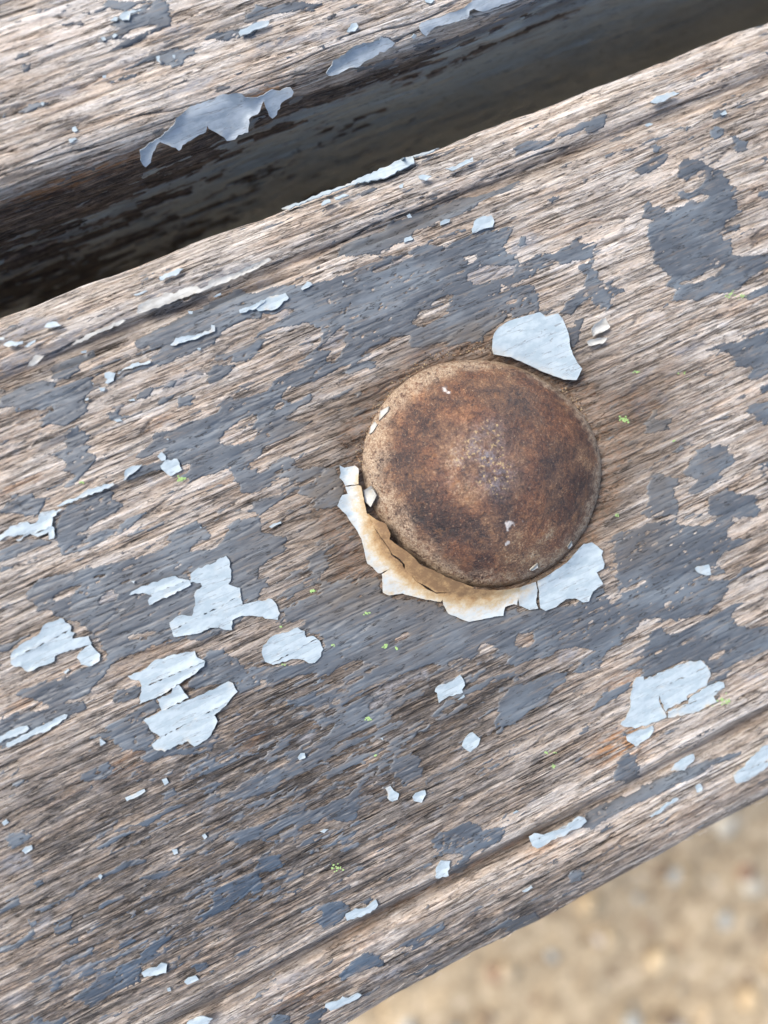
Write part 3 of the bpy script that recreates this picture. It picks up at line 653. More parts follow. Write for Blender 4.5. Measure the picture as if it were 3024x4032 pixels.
def mat_bolt():
    s = NT('rusted_steel')
    a = s.noise(s.mm(.42, .42, .42), 6, .70, .3)
    b = s.noise(s.mm(1.5, 1.5, 1.5, (4, 2, 1)), 6, .80)
    c = s.noise(s.mm(4.6, 4.6, 4.6, (1, 1, 8)), 3, .8)
    d = s.noise(s.mm(.20, .20, .20, (6, 6, 1)), 4, .6)
    v = s.math('MULTIPLY', a, 1.15); v = s.math('MULTIPLY_ADD', b, 1.0, v); v = s.math('MULTIPLY_ADD', c, 1.15, v)
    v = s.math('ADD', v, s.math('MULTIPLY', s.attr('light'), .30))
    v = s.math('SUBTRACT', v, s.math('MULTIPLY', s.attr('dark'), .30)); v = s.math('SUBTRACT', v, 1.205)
    col = s.ramp(v, [(0, (.020, .015, .016)), (.22, (.056, .032, .026)), (.44, (.130, .068, .042)), (.62, (.23, .122, .065)), (.8, (.38, .255, .145)), (1, (.58, .46, .33))])
    red = s.sm(.45, .65, d, 0, .55)
    col = s.mix(red, col, s.mix(1, col, (1.12, .76, .58), 'MULTIPLY'))
    # grains and pits of the scale
    sp = s.noise(s.mm(3.0, 3.0, 3.0, (21, 1, 8)), 2, .6)
    col = s.mix(s.sm(.63, .70, sp, 0, .55), col, (.40, .27, .17))
    pt = s.noise(s.mm(1.15, 1.15, 1.15, (2, 31, 8)), 4, .75)
    pf = s.sm(.40, .33, pt)
    col = s.mix(s.math('MULTIPLY', pf, .65), col, (.030, .023, .026))
    og = s.noise(s.mm(.7, .7, .7, (41, 3, 8)), 5, .75)
    col = s.mix(s.math('MULTIPLY', s.sm(.54, .66, og), s.math('MULTIPLY_ADD', s.attr('light'), .5, .25), clamp=True), col, (.36, .165, .062))
    rn = s.math('MULTIPLY', s.attr('rim'), s.sm(.38, .52, b), clamp=True)
    col = s.mix(s.math('MULTIPLY', rn, .85), col, s.mix(s.sm(.3, .7, c), (.25, .150, .080), (.60, .49, .36)))
    gn = s.math('MULTIPLY', s.attr('crown_sheen'), s.sm(.40, .56, b), clamp=True)
    col = s.mix(s.math('MULTIPLY', gn, .8), col, s.mix(s.sm(.3, .7, c), (.085, .085, .10), (.30, .29, .33)))  # grey-blue sky reflection painted into the dome's colour
    ys = s.math('MULTIPLY', s.sm(.1, .5, s.attr('crown_sheen')), s.sm(.585, .65, sp), clamp=True)
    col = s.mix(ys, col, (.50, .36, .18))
    col = s.mix(s.attr('white'), col, (.66, .61, .57))
    h = s.math('MULTIPLY_ADD', b, .8, s.math('MULTIPLY', a, .5)); h = s.math('MULTIPLY_ADD', c, .35, h); h = s.math('MULTIPLY_ADD', pf, -.25, h)
    return s.out(col, s.sm(.35, .65, b, .34, .58), s.bump(h, .00042, .85), .7)

def mat_ground():
    s = NT('sandy_ground')
    a = s.noise(s.mm(.06, .06, .06), 6, .70)
    b = s.noise(s.mm(.3, .3, .3, (2, 1, 1)), 4, .6)
    col = s.ramp(a, [(.30, (.13, .095, .060)), (.42, (.38, .29, .18)), (.54, (.55, .435, .28)), (.68, (.72, .60, .43))])
    col = s.mix(s.sm(.4, .6, b, .0, .35), col, (.23, .17, .11))
    return s.out(col, .9, s.bump(b, .003, .6), .2)

def mat_attr_colour(name, rough=.8):
    s = NT(name)
    nd = s.n('ShaderNodeAttribute', attribute_name='tint')
    b = s.noise(s.mm(.6, .6, .6), 5, .65)
    col = s.mix(.55, nd.outputs['Color'], s.mix(1, nd.outputs['Color'], s.ramp(b, [(.3, (.45, .45, .45)), (.7, (1.35, 1.35, 1.35))]), 'MULTIPLY'))
    return s.out(col, rough, s.bump(b, .0005, .5), .3)

WOOD = mat_wood(); PAINT = mat_paint(); BOLT = mat_bolt(); GROUND = mat_ground()
FLAKE = mat_flake('pale_blue_paint', (.33, .405, .445), (.42, .49, .525))
MIDFLAKE = mat_flake('blue_grey_paint', (.30, .35, .39), (.40, .45, .49))
LIP = mat_flake('dirty_paint', (.36, .35, .32), (.50, .50, .47))
STONE = mat_attr_colour('stone')

# ------------------------------------------------------------------ mesh helpers
def new_mesh(name, verts, faces, mat, parent=None, attrs=None, smooth=True, quads=None):
    me = bpy.data.meshes.new(name)
    verts = np.asarray(verts, np.float32)
    me.vertices.add(len(verts)); me.vertices.foreach_set('co', verts.ravel())
    if quads is not None:
        nf = len(quads); me.loops.add(nf*4); me.loops.foreach_set('vertex_index', quads.ravel().astype(np.int32))
        me.polygons.add(nf); me.polygons.foreach_set('loop_start', np.arange(0, nf*4, 4, dtype=np.int32))
    else:
        tot = [len(f) for f in faces]; fl = [i for f in faces for i in f]
        me.loops.add(len(fl)); me.loops.foreach_set('vertex_index', fl)
        me.polygons.add(len(faces)); me.polygons.foreach_set('loop_start', np.concatenate([[0], np.cumsum(tot)[:-1]]).astype(np.int32))
    me.update(calc_edges=True); me.validate()
    if smooth: me.polygons.foreach_set('use_smooth', np.ones(len(me.polygons), bool))
    for k, a in (attrs or {}).items():
        if k == 'tint':
            at = me.color_attributes.new(k, 'FLOAT_COLOR', 'POINT'); at.data.foreach_set('color', np.asarray(a, np.float32).ravel())
        else:
            at = me.attributes.new(k, 'FLOAT', 'POINT'); at.data.foreach_set('value', np.asarray(a, np.float32).ravel())
    me.materials.append(mat)
    o = bpy.data.objects.new(name, me); C.objects.link(o)
    if parent: o.parent = parent
    return o
def grid_quads(nu, nv, keep=None):
    i = np.arange(nu-1)[:, None]*nv + np.arange(nv-1)[None]
    q = np.stack([i, i+nv, i+nv+1, i+1], -1)
    if keep is not None: return q[keep]
    return q.reshape(-1, 4)
def blur(a, k, axis):
    n = 2*k+1; p = [(0, 0), (0, 0)]; p[axis] = (k+1, k)
    c = np.cumsum(np.pad(a, p, mode='edge'), axis=axis)
    return (np.take(c, range(n, c.shape[axis]), axis)-np.take(c, range(0, c.shape[axis]-n), axis))/n

# ------------------------------------------------------------------ slat profiles (y, z in mm)
def section(y_lo, y_hi, thick, r, g_lo, g_hi, fine_lo, fine_hi, rl=None):
    """closed section walked from the bottom of the low side, up, over the top and down the high side"""
    pts = []; rl = rl or r
    def add(y, z): pts.append((y, z))
    n = 24 if fine_lo else 10
    for z in (np.arange(-thick, -rl, .22) if fine_lo else np.arange(-thick, -rl, 2.5)): add(y_lo, z)
    for a in np.linspace(0, math.pi/2, 70 if True else n): add(y_lo+rl-rl*math.cos(a), -rl+rl*math.sin(a))
    for y in np.arange(y_lo+rl+.12, y_hi-r, .125): add(y, 0)
    for a in np.linspace(0, math.pi/2, 70): add(y_hi-r+r*math.sin(a), -r+r*math.cos(a))
    for z in (np.arange(-r-.22, -thick, -.22) if fine_hi else np.arange(-r-2.5, -thick, -2.5)): add(y_hi, z)
    p = np.array(pts)
    z = p[:, 1].copy()
    for gy, gw, gd in (g_lo, g_hi):
        if gd: p[:, 1] -= gd*np.exp(-((p[:, 0]-gy)/gw)**2)*(z > -r*.98)
    t = np.gradient(p, axis=0); t /= np.linalg.norm(t, axis=1)[:, None]+1e-9
    nrmv = np.stack([-t[:, 1], t[:, 0]], 1)
    # smooth normals
    return p, nrmv

def build_slat(name, sec, uf0, uf1, du, parent, seed, mask_fn, attr_fn, dent_fn=None, loc=(0, 0, TOP), ulim=260):
    p, nn = sec
    u = np.concatenate([np.linspace(-ulim, uf0-12, 30), np.arange(uf0-11, uf0, .6), np.arange(uf0, uf1, du), np.arange(uf1+.3, uf1+12, .6), np.linspace(uf1+14, ulim, 30)])
    s = np.concatenate([[0], np.cumsum(np.linalg.norm(np.diff(p, axis=0), axis=1))])
    U, SS = np.meshgrid(u, s, indexing='ij')
    nu, nv = U.shape
    # wood relief: fibres, furrows and torn steps
    wy = SS + .6*fbm(U*.012, SS*.05, 3, seed) 
    f1 = fbm(U*.055, wy*1.05, 3, seed+3, .6)
    f2 = fbm(U*.16, wy*2.6, 2, seed+9)
    rid = 1-np.abs(fbm(U*.045+5, wy*.75, 2, seed+12))*3.2
    chp = fbm(U*.22, wy*.8, 3, seed+15, .6)
    h = .15*f1+.05*f2-.26*sstep(.80, 1.0, rid)+.05*chp+.10*fbm(U*.03, wy*.16, 2, seed+20)
    fib = np.clip(.5+1.05*f1+.65*f2-.42*sstep(.70, 1.0, rid), 0, 1)
    base = np.stack([U, np.broadcast_to(p[:, 0], U.shape), np.broadcast_to(p[:, 1], U.shape)], -1)
    px, py = project(base)
    if dent_fn is not None:
        dd = dent_fn(U, base[..., 1])*(base[..., 2] > -3)
    else: dd = 0
    eg = sstep(-.3, -2.5, base[..., 2])*(base[..., 2] > -20)
    hw = h+dd+eg*(.75*fbm(U*.028, SS*.06, 3, seed+30)+.35*fbm(U*.10, SS*.35, 3, seed+34))
    Nn = np.stack([np.zeros_like(U), np.broadcast_to(nn[:, 0], U.shape), np.broadcast_to(nn[:, 1], U.shape)], -1)
    V = base+Nn*hw[..., None]
    A = attr_fn(U, base[..., 1], base[..., 2], px, py)
    A['fib'] = fib
    slat = new_mesh(name, V.reshape(-1, 3)/1000, None, WOOD, parent, {k: a.ravel() for k, a in A.items() if k not in ('navy', 'fresh_lit')}, quads=grid_quads(nu, nv))
    slat.location = loc
    # underside and ends
    ring0 = [tuple(V[0, j]/1000) for j in range(0, nv, 6)]+[tuple(V[0, nv-1]/1000)]
    ring1 = [tuple(V[-1, j]/1000) for j in range(0, nv, 6)]+[tuple(V[-1, nv-1]/1000)]
    k = len(ring0)
    new_mesh('underside', ring0+ring1, [list(range(k)), list(range(2*k-1, k-1, -1)), [0, k, 2*k-1, k-1]], WOOD, slat, smooth=False)
    # paint: a coat that dives into the wood where it has worn away
    m, jag = mask_fn(U, SS, base, px, py, f1, seed)
    hb = blur(blur(hw, 4, 1), 4, 1)
    lip = sstep(.5, .62, m)*(1-sstep(.62, .95, m))
    hp = .50*hw+.50*np.maximum(hb, hw-.10)+.015+np.where(m > .5, np.minimum((m-.5)*3.0, .055), np.maximum((m-.5)*4.0, -.5))
    Vp = base+Nn*hp[..., None]
    kq = np.maximum.reduce([m[:-1, :-1], m[1:, :-1], m[1:, 1:], m[:-1, 1:]]) > .44
    q = grid_quads(nu, nv, kq)
    used = np.unique(q); remap = np.zeros(nu*nv, np.int64); remap[used] = np.arange(len(used))
    A['thin'] = 1-sstep(.5, .80, m)
    pa = {k: A[k].ravel()[used] for k in ('grime', 'navy', 'fresh_lit', 'thin')}
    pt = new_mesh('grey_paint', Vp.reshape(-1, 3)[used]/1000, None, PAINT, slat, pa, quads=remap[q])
    pt['kind'] = 'stuff'
    top = np.maximum(hw, np.where(m > .5, hp, -9))
    def height(uu, yy):                                     # height above the ideal profile on the top side
        iu = np.clip(np.searchsorted(u, uu), 1, nu-1)
        jm = (p[:, 1] > -4.9); idx = np.where(jm)[0]
        iv = idx[np.clip(np.searchsorted(p[idx, 0], yy), 0, len(idx)-1)]
        return np.maximum.reduce([top[iu, iv], top[iu-1, iv], top[iu, np.maximum(iv-1, 0)]])
    return slat, height

# ------------------------------------------------------------------ masks
def poly_mask(px, py, su, sv, base_v=.0):
    m = np.full(px.shape, base_v)
    for g in GREY: m[inside(px, py, g)] = 1
    for g in HOLES: m[inside(px, py, g)] = 0
    return m
def mask_main(U, SS, base, px, py, f1, seed):
    # fibre-wise jagged edges: the chips break off in steps along the grain
    j1 = 9*perlin(U*.07, SS*1.3, 40)+5*perlin(U*.3, SS*2.6, 41)
    j2 = 2.5*perlin(U*.35, SS*.5, 42)
    wu = U+1.2*perlin(U*.5, SS*1.5, 140); ws = SS+.35*perlin(U*.45, SS*.9, 141)
    c1 = cells(wu*.42+.37*np.floor(ws*1.25), ws*1.25, 3); c2 = cells(wu*.95+.37*np.floor(ws*2.6), ws*2.6, 4)
    j1 = j1*.6+4.5*c1+2.2*c2
    qx = px+j1*.92*.55+j2*.3; qy = py-j1*.40*.55+j2*.9
    m = poly_mask(qx, qy, 0, 0)
    inpic = (px > -4) & (px < 772) & (py > -4) & (py < 1028)
    oth = .5+1.3*fbm(U*.035, SS*.11, 4, 55)
    m = np.where(inpic, m, np.clip(oth, 0, 1))
    m = .7*m+.3*blur(blur(m, 1, 0), 1, 1)
    m = .5+(m-.5)*.62
    n = fbm(U*.13, SS*.95, 4, 60, .62)
    n2 = fbm(U*.45, SS*2.3, 2, 66)
    dens = np.zeros_like(px)
    for x, y, ra, rb, a in DENS:
        dx = (px-x)*.91-(py-y)*.41; dy = (px-x)*.41+(py-y)*.91
        dens += a*np.exp(-(dx/ra)**2-(dy/rb)**2)
    m = m+.045*inpic+.50*n+.24*n2+.12*f1+dens+.12*c1+.10*c2
    # long splits in the coat
    ck = np.abs(fbm(U*.05, SS*.55, 3, 77)); ck2 = np.abs(fbm(U*.30, SS*.30, 3, 78))
    loc = sstep(-.05, .25, fbm(U*.04, SS*.08, 2, 79))
    m -= .55*(1-sstep(.0, .018, ck))*loc
    m -= .50*(1-sstep(.0, .014, ck2))*sstep(.0, .3, fbm(U*.05, SS*.06, 2, 81))
    r = np.hypot(U, base[..., 1])
    m -= 2*(1-sstep(15.2, 16.2, r))*(base[..., 2] > -3)
    return m, None
def mask_upper(U, SS, base, px, py, f1, seed):
    m, _ = mask_main(U, SS, base, px, py, f1, seed)
    side = sstep(-1.2, -3.2, base[..., 2])*(base[..., 1] < 60)
    deep = sstep(-8, -16, base[..., 2])
    ms = .36+.50*deep+.012*np.clip(U, -40, 40)*1.0+1.15*fbm(U*.07, SS*.26, 4, 91, .65)+.45*fbm(U*.30, SS*1.0, 3, 95)+.15*cells(U*.4, SS*.9, 9)
    return m*(1-side)+ms*side, None

def blobs(px, py, lst):
    s = np.zeros_like(px)
    for x, y, ra, rb, a in lst:
        dx = (px-x)*.91-(py-y)*.41; dy = (px-x)*.41+(py-y)*.91
        s += a*np.exp(-(dx/ra)**2-(dy/rb)**2)
    return s
def attrs(U, Y, Z, px, py):
    r = np.hypot(U, Y); jr = 1.4*fbm(U*.12, Y*.5, 3, 30)
    gl = 1-sstep(14.5, 20.5, r+jr*2)
    halo = np.exp(-np.clip((np.hypot(U*.62, Y*1.12)-11)/6.5, 0, None)**2)
    groove_dirt_shade = (.95*np.exp(-((Y+45.0)/1.35)**2)+.55*np.exp(-((Y-31.6)/1.0)**2))*(.7+.9*fbm(U*.06, Y*.3, 3, 37))  # dirt along the grooves, strengthened to stand in for their weak shading
    gr = np.clip(.9*gl+.62*halo+blobs(px, py, GRIME)+groove_dirt_shade, 0, 1)
    film = np.zeros_like(px)
    jx = 4*perlin(U*.4, Y*1.2, 31); 
    for g in FILM: film[inside(px+jx, py+jx*.3, g)] = 1
    film = blur(blur(film, 1, 0), 2, 1)
    tone = blobs(px, py, TONE)
    tone = tone+(.13*np.exp(-((Y+42.9)/.8)**2)+.13*np.exp(-((Y+47.6)/1.1)**2)+.10*np.exp(-((Y-29.8)/.7)**2)+.08*np.exp(-((Y-33.6)/.9)**2))*(Z > -4)+.07*sstep(35.0, 38.5, Y)*(Z > -4)+.10*fbm(U*.03, Y*.12, 3, 33)
    orange = np.clip(blobs(px, py, ORANGE)+.22*sstep(.05, .5, fbm(U*.05, Y*.25, 3, 35)), 0, 1)
    navy = np.clip(blobs(px, py, NAVY), 0, 1)
    ash = np.clip(blobs(px, py, ASH)+.35*sstep(.1, .5, fbm(U*.03, Y*.15, 3, 39)), 0, 1)
    return dict(ash=ash, fresh_lit=np.zeros_like(gr), grime=gr, film=film, tone=tone, orange=orange, navy=navy)

def dent(U, Y):
    r = np.hypot(U, Y)
    return -.55*(1-sstep(14.6, 18.5, r))-.6*(1-sstep(13.6, 15.0, r))-1.5*np.exp(-((Y-30.9+.5*perlin(U*.09, U*0, 150))/.24)**2)*sstep(16, 2, U)*sstep(-.35, -.1, perlin(U*.05, U*0+3, 151))

# ------------------------------------------------------------------ the bench
bench = bpy.data.objects.new('park_bench', None); C.objects.link(bench)
bench['label'] = 'weathered wooden slatted bench with peeling grey and pale blue paint and one rusty domed bolt'
bench['category'] = 'bench'

SEC1 = section(-58.6, 39.2, 58, 5, (-45.2, 1.25, 1.9), (31.6, 1.0, 1.2), False, True, rl=8)
_p = SEC1[0]; _t = _p[:, 1] > -6
_p[:, 1] -= np.where(_t, .45*sstep(31.4, 32.2, _p[:, 0])+.55*sstep(-45.0, -46.4, _p[:, 0]), 0)
slat, H1 = build_slat('slat', SEC1, -68, 73, .20, bench, 1, mask_main, attrs, dent)
slat['label'] = 'slat with the bolt, patchy paint and a groove near each edge'
SEC2 = section(51.0, 150, 58, 5, (58, 1.5, .3), (140, 1.5, .5), True, False, rl=2.6)
def attrs2(U, Y, Z, px, py):
    a = attrs(U, Y, Z, px, py)
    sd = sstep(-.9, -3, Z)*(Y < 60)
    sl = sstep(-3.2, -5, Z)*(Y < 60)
    a['orange'] = np.clip(a['orange']+.6*sd*np.exp(-((Z+3.5)/3)**2)*sstep(10, -30, U)+.10*sd, 0, 1)
    a['tone'] = a['tone']-.05*sd-.28*sl; a['navy'] = a['navy']*(1-sd); sl = sstep(-3.2, -5, Z)*(Y < 60); a['ash'] = np.clip(a['ash']+1.2*sl, 0, 1); a['fresh_lit'] = sd*np.clip(sstep(-3, -14, Z+3.5*fbm(U*.06, Z*.2, 3, 171))*sstep(-80, 15, U+24*fbm(U*.05, Z*.2, 3, 172))+.8*sstep(.05, .4, fbm(U*.08, Z*.25, 3, 175)), 0, 1)  # last mask: preserved side paint, colour lifted against the gap's brown bounce light
    a['grime'] = a['grime']*(1-sd)
    return a
p2, n2_ = SEC2
# only the strip in view needs fine rows: thin out the far part of the top
keep = np.ones(len(p2), bool); far = (p2[:, 0] > 92) & (p2[:, 0] < 140); keep[far] = (np.arange(far.sum()) % 12 == 0)
SEC2 = (p2[keep], n2_[keep])
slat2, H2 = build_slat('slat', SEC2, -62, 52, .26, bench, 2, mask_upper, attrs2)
slat2['label'] = 'slat beyond the gap with loose paint hanging over its edge'

# ------------------------------------------------------------------ flakes
def refine(poly, amp, rng, step=3.0):
    out = []
    n = len(poly)
    for i in range(n):
        a = poly[i]; b = poly[(i+1) % n]; L = np.hypot(*(b-a)); k = max(1, int(L/step))
        nx, ny = (-(b-a)[1]/max(L, 1e-6), (b-a)[0]/max(L, 1e-6))
        for j in range(k):
            t = j/k; o = rng.uniform(-amp, amp) if j else rng.uniform(-.3, .3)*amp
            out.append(a+(b-a)*t+np.array([nx, ny])*o)
    return np.array(out)
def edge_dist(pts, poly):
    d = np.full(len(pts), 1e9)
    for i in range(len(poly)):
        a = poly[i]; b = poly[(i+1) % len(poly)]; ab = b-a; L2 = ab@ab+1e-9
        t = np.clip(((pts-a)@ab)/L2, 0, 1); q = a+t[:, None]*ab
        d = np.minimum(d, np.hypot(*(pts-q).T))
    return d
PROF1 = [(-58.6, -58), (-58.6, -8)]+[(-50.6-8*math.cos(a), -8+8*math.sin(a)) for a in np.linspace(.1, 1.57, 12)]+[(34.2, 0)]+[(34.2+5*math.sin(a), -5+5*math.cos(a)) for a in np.linspace(.1, 1.57, 12)]+[(39.2, -58)]
PROF2 = [(51, -58), (51, -2.6)]+[(53.6-2.6*math.cos(a), -2.6+2.6*math.sin(a)) for a in np.linspace(.1, 1.57, 12)]+[(150, 0)]
CURL = [(44.6, -10), (47.0, -6.0), (49.6, -2.6), (51.8, -.9), (54.5, .1), (150, .25)]
def z_at(prof, y):
    return np.interp(y, [a for a, b in prof], [b for a, b in prof])
rng = np.random.RandomState(11)
def flake(poly, mat=None, parent=None, prof=None, H=None, name='paint_flake', thick=.12, lift=.05, curl=.16, amp=.95, stain=None, label=None, bend=None, step=3.0):
    mat = mat or FLAKE; parent = parent or slat
    if prof is None: prof = PROF1 if parent is slat else PROF2
    if H is None: H = H1 if parent is slat else H2
    big = np.ptp(poly, axis=0).max()
    pl = refine(poly, amp*min(1, big/25), rng, step if big > 12 else 2.0)
    gs = 3.0 if big > 30 else 2.0
    gx, gy = np.meshgrid(np.arange(pl[:, 0].min(), pl[:, 0].max(), gs), np.arange(pl[:, 1].min(), pl[:, 1].max(), gs))
    gp = np.stack([gx.ravel(), gy.ravel()], 1); gp = gp+rng.uniform(-.5, .5, gp.shape)
    ok = inside(gp[:, 0], gp[:, 1], pl)
    gp = gp[ok]
    if len(gp):
        gp = gp[edge_dist(gp, pl) > 1.0]
    al = np.concatenate([pl, gp]) if len(gp) else pl
    n = len(pl)
    vs, es, fs, *_ = delaunay_2d_cdt([Vector(q) for q in al], [(i, (i+1) % n) for i in range(n)], [list(range(n))], 1, 1e-4)
    v2 = np.array([tuple(q) for q in vs]); ed = edge_dist(v2, pl)
    W = hit_profile(v2[:, 0], v2[:, 1], prof)
    free = H is False
    hh = np.zeros(len(v2)) if free else H(W[:, 0], W[:, 1])
    if not free:
        # keep the flake from following every fibre: low-pass by averaging shifted samples
        hs = [H(W[:, 0]+dx, W[:, 1]+dy) for dx in (-1.2, -.6, 0, .6, 1.2) for dy in (-.8, -.4, 0, .4, .8)]
        hh = .3*np.maximum(hh, np.mean(hs, 0))+.7*np.mean(hs, 0)+.03
    nz = perlin(W[:, 0]*.28, W[:, 1]*.5, 88)+.5*perlin(W[:, 0]*.25, W[:, 1]*1.6, 89)
    cu = curl*np.exp(-ed/3.5)*np.clip(.35+1.3*perlin(W[:, 0]*.16, W[:, 1]*.16, 90), 0, 1.4)
    rg = np.abs(perlin(W[:, 0]*.07, W[:, 1]*.9, 93))
    zz = hh+lift+thick+cu+.04*nz*np.clip(ed/4, 0, 1)-.06*(1-sstep(0, .10, rg))
    if bend is not None: zz = zz+bend(W, v2, ed)
    # offset along the local surface normal (from the profile slope)
    e = .05; sl = (z_at(prof, W[:, 1]+e)-z_at(prof, W[:, 1]-e))/(2*e); sl = np.clip(sl, -4, 4)
    nl = np.sqrt(1+sl*sl); N = np.stack([np.zeros(len(W)), -sl/nl, 1/nl], 1)
    top = W+N*zz[:, None]; bot = top-N*thick
    k = len(v2); faces = [list(f) for f in fs]
    # make sure the faces look up
    def up(f):
        a, b, c = top[f[0]], top[f[1]], top[f[2]]
        return np.cross(b-a, c-a)@N[f[0]] > 0
    faces = [f if up(f) else f[::-1] for f in faces]
    cnt = {}
    for f in faces:
        for i in range(len(f)):
            cnt[(f[i], f[(i+1) % len(f)])] = 1
    sides = []
    for a, b in cnt:
        if (b, a) not in cnt: sides.append((a, b))
    nside = len(sides)
    verts = np.concatenate([top, bot]); extra = []; sf = []
    for a, b in sides:                                      # own vertices so the edge stays crisp
        q = len(verts)+len(extra); extra += [top[a], top[b], bot[b], bot[a]]
        sf.append([q+1, q, q+3, q+2])
    verts = np.concatenate([verts, np.array(extra)]) if extra else verts
    allf = faces+[[i+k for i in f[::-1]] for f in faces]+sf
    stv = np.zeros(len(verts))
    if stain is None: stain = lambda q: np.clip(.13*np.exp(-ed/2.6)*(.4+1.5*perlin(q[:, 0]*.11, q[:, 1]*.11, 95))+.11*sstep(.05, .6, perlin(q[:, 0]*.05, q[:, 1]*.05, 96)), 0, 1)
    if True:
        sv = stain(v2); stv[:k] = sv; stv[k:2*k] = sv; 
        ex = []
        for a, b in sides: ex += [sv[a], sv[b], sv[b], sv[a]]
        stv[2*k:] = ex
    c = verts.mean(0)
    o = new_mesh(name, (verts-c)/1000, allf, mat, parent, {'stain': stv}, smooth=True)
    o.location = Vector(c/1000)
    if label: o['label'] = label
    return o

BC = P(Z1, '868,818')[0]
def stain_ring(v2):                                         # rust washed out over the collar, strongest at the lower left
    d = np.hypot(v2[:, 0]-BC[0], v2[:, 1]-BC[1]); a = np.degrees(np.arctan2(v2[:, 1]-BC[1], v2[:, 0]-BC[0]))   # 90 = down, 180 = left
    rad = 1-sstep(114, 143, d)
    ang = sstep(50, 112, a)*(1-.45*sstep(140, 172, a))
    ang = np.where(a < 0, .38, ang)
    base = .255*ang
    return np.clip(base+ang*rad*.90+.06*rad, 0, 1)
def collar_bend(W, v2, ed):                                 # the collar rides up against the dome
    r = np.hypot(W[:, 0], W[:, 1])
    zd = HB*(1-(r/15.1)**2)
    return np.maximum(.12+1.0*(1-sstep(14.6, 17.4, r)), np.where(r < 15.1, zd+1.15, 0))
for k, (pl, lab) in enumerate(COLLAR):
    flake(pl, FLAKE, slat, stain=stain_ring, bend=collar_bend, name='paint_collar', lift=.16, curl=.12, amp=.35, label=lab)
def stain_big(v2):
    t = sstep(182, 207, v2[:, 1]*1.0-(v2[:, 0]-500)*.30)*.0
    y0 = 352+(v2[:, 0]-490)*.42                             # lower rim of the flake
    return .22*sstep(-16, 2, v2[:, 1]-y0)
def big_bend(W, v2, ed):
    r = np.hypot(W[:, 0], W[:, 1]); return .95*(1-sstep(15.0, 22, r))+.05
flake(BIG, FLAKE, slat, stain=stain_big, bend=big_bend, lift=.25, curl=.25, amp=.25, thick=.22, label='large flake lifting against the top of the bolt')
def half(poly, p, n):                                       # the part of an outline on one side of a line
    out = []; k = len(poly); s_ = (poly-p)@n
    for i in range(k):
        a, b = poly[i], poly[(i+1) % k]; sa, sb = s_[i], s_[(i+1) % k]
        if sa >= 0: out.append(a)
        if (sa >= 0) != (sb >= 0): out.append(a+(b-a)*sa/(sa-sb))
    return np.array(out)
def split(poly):                                            # large flakes are cracked along the grain
    w = np.ptp(poly, axis=0).max()
    if w < 36: return [poly]
    g = np.array([math.cos(.43+rng.uniform(-.12, .12)), -math.sin(.43+rng.uniform(-.1, .1))]); g /= np.hypot(*g); n = np.array([-g[1], g[0]])
    sp = (poly@n); lo, hi = sp.min(), sp.max()
    if hi-lo < 13: return [poly]
    c = n*(lo+(hi-lo)*rng.uniform(.36, .64))
    A = half(poly, c+n*.12, n); B = half(poly, c-n*.12, -n)
    return [A, B]
for pl in WHITE:
    for q in split(pl):
        if len(q) > 2: flake(q, lift=.05+.08*rng.rand())
for pl in LIPS: flake(pl, LIP, slat, curl=.45, lift=.15)
for pl in SLIVER: flake(pl, WOOD, slat, name='wood_splinter', curl=.4, lift=.2)
for pl in WHITE2: flake(pl, FLAKE, slat2)
HANGLAB = ['long torn flake curling into the gap', 'short flake over the slat edge', 'flake along the slat edge at the top of the photo']
for pl, lab in zip(HANG, HANGLAB):
    flake(pl, MIDFLAKE, slat2, prof=CURL, H=False, lift=.25, curl=.5, amp=.9, thick=.2, name='hanging_paint_flake', label=lab)

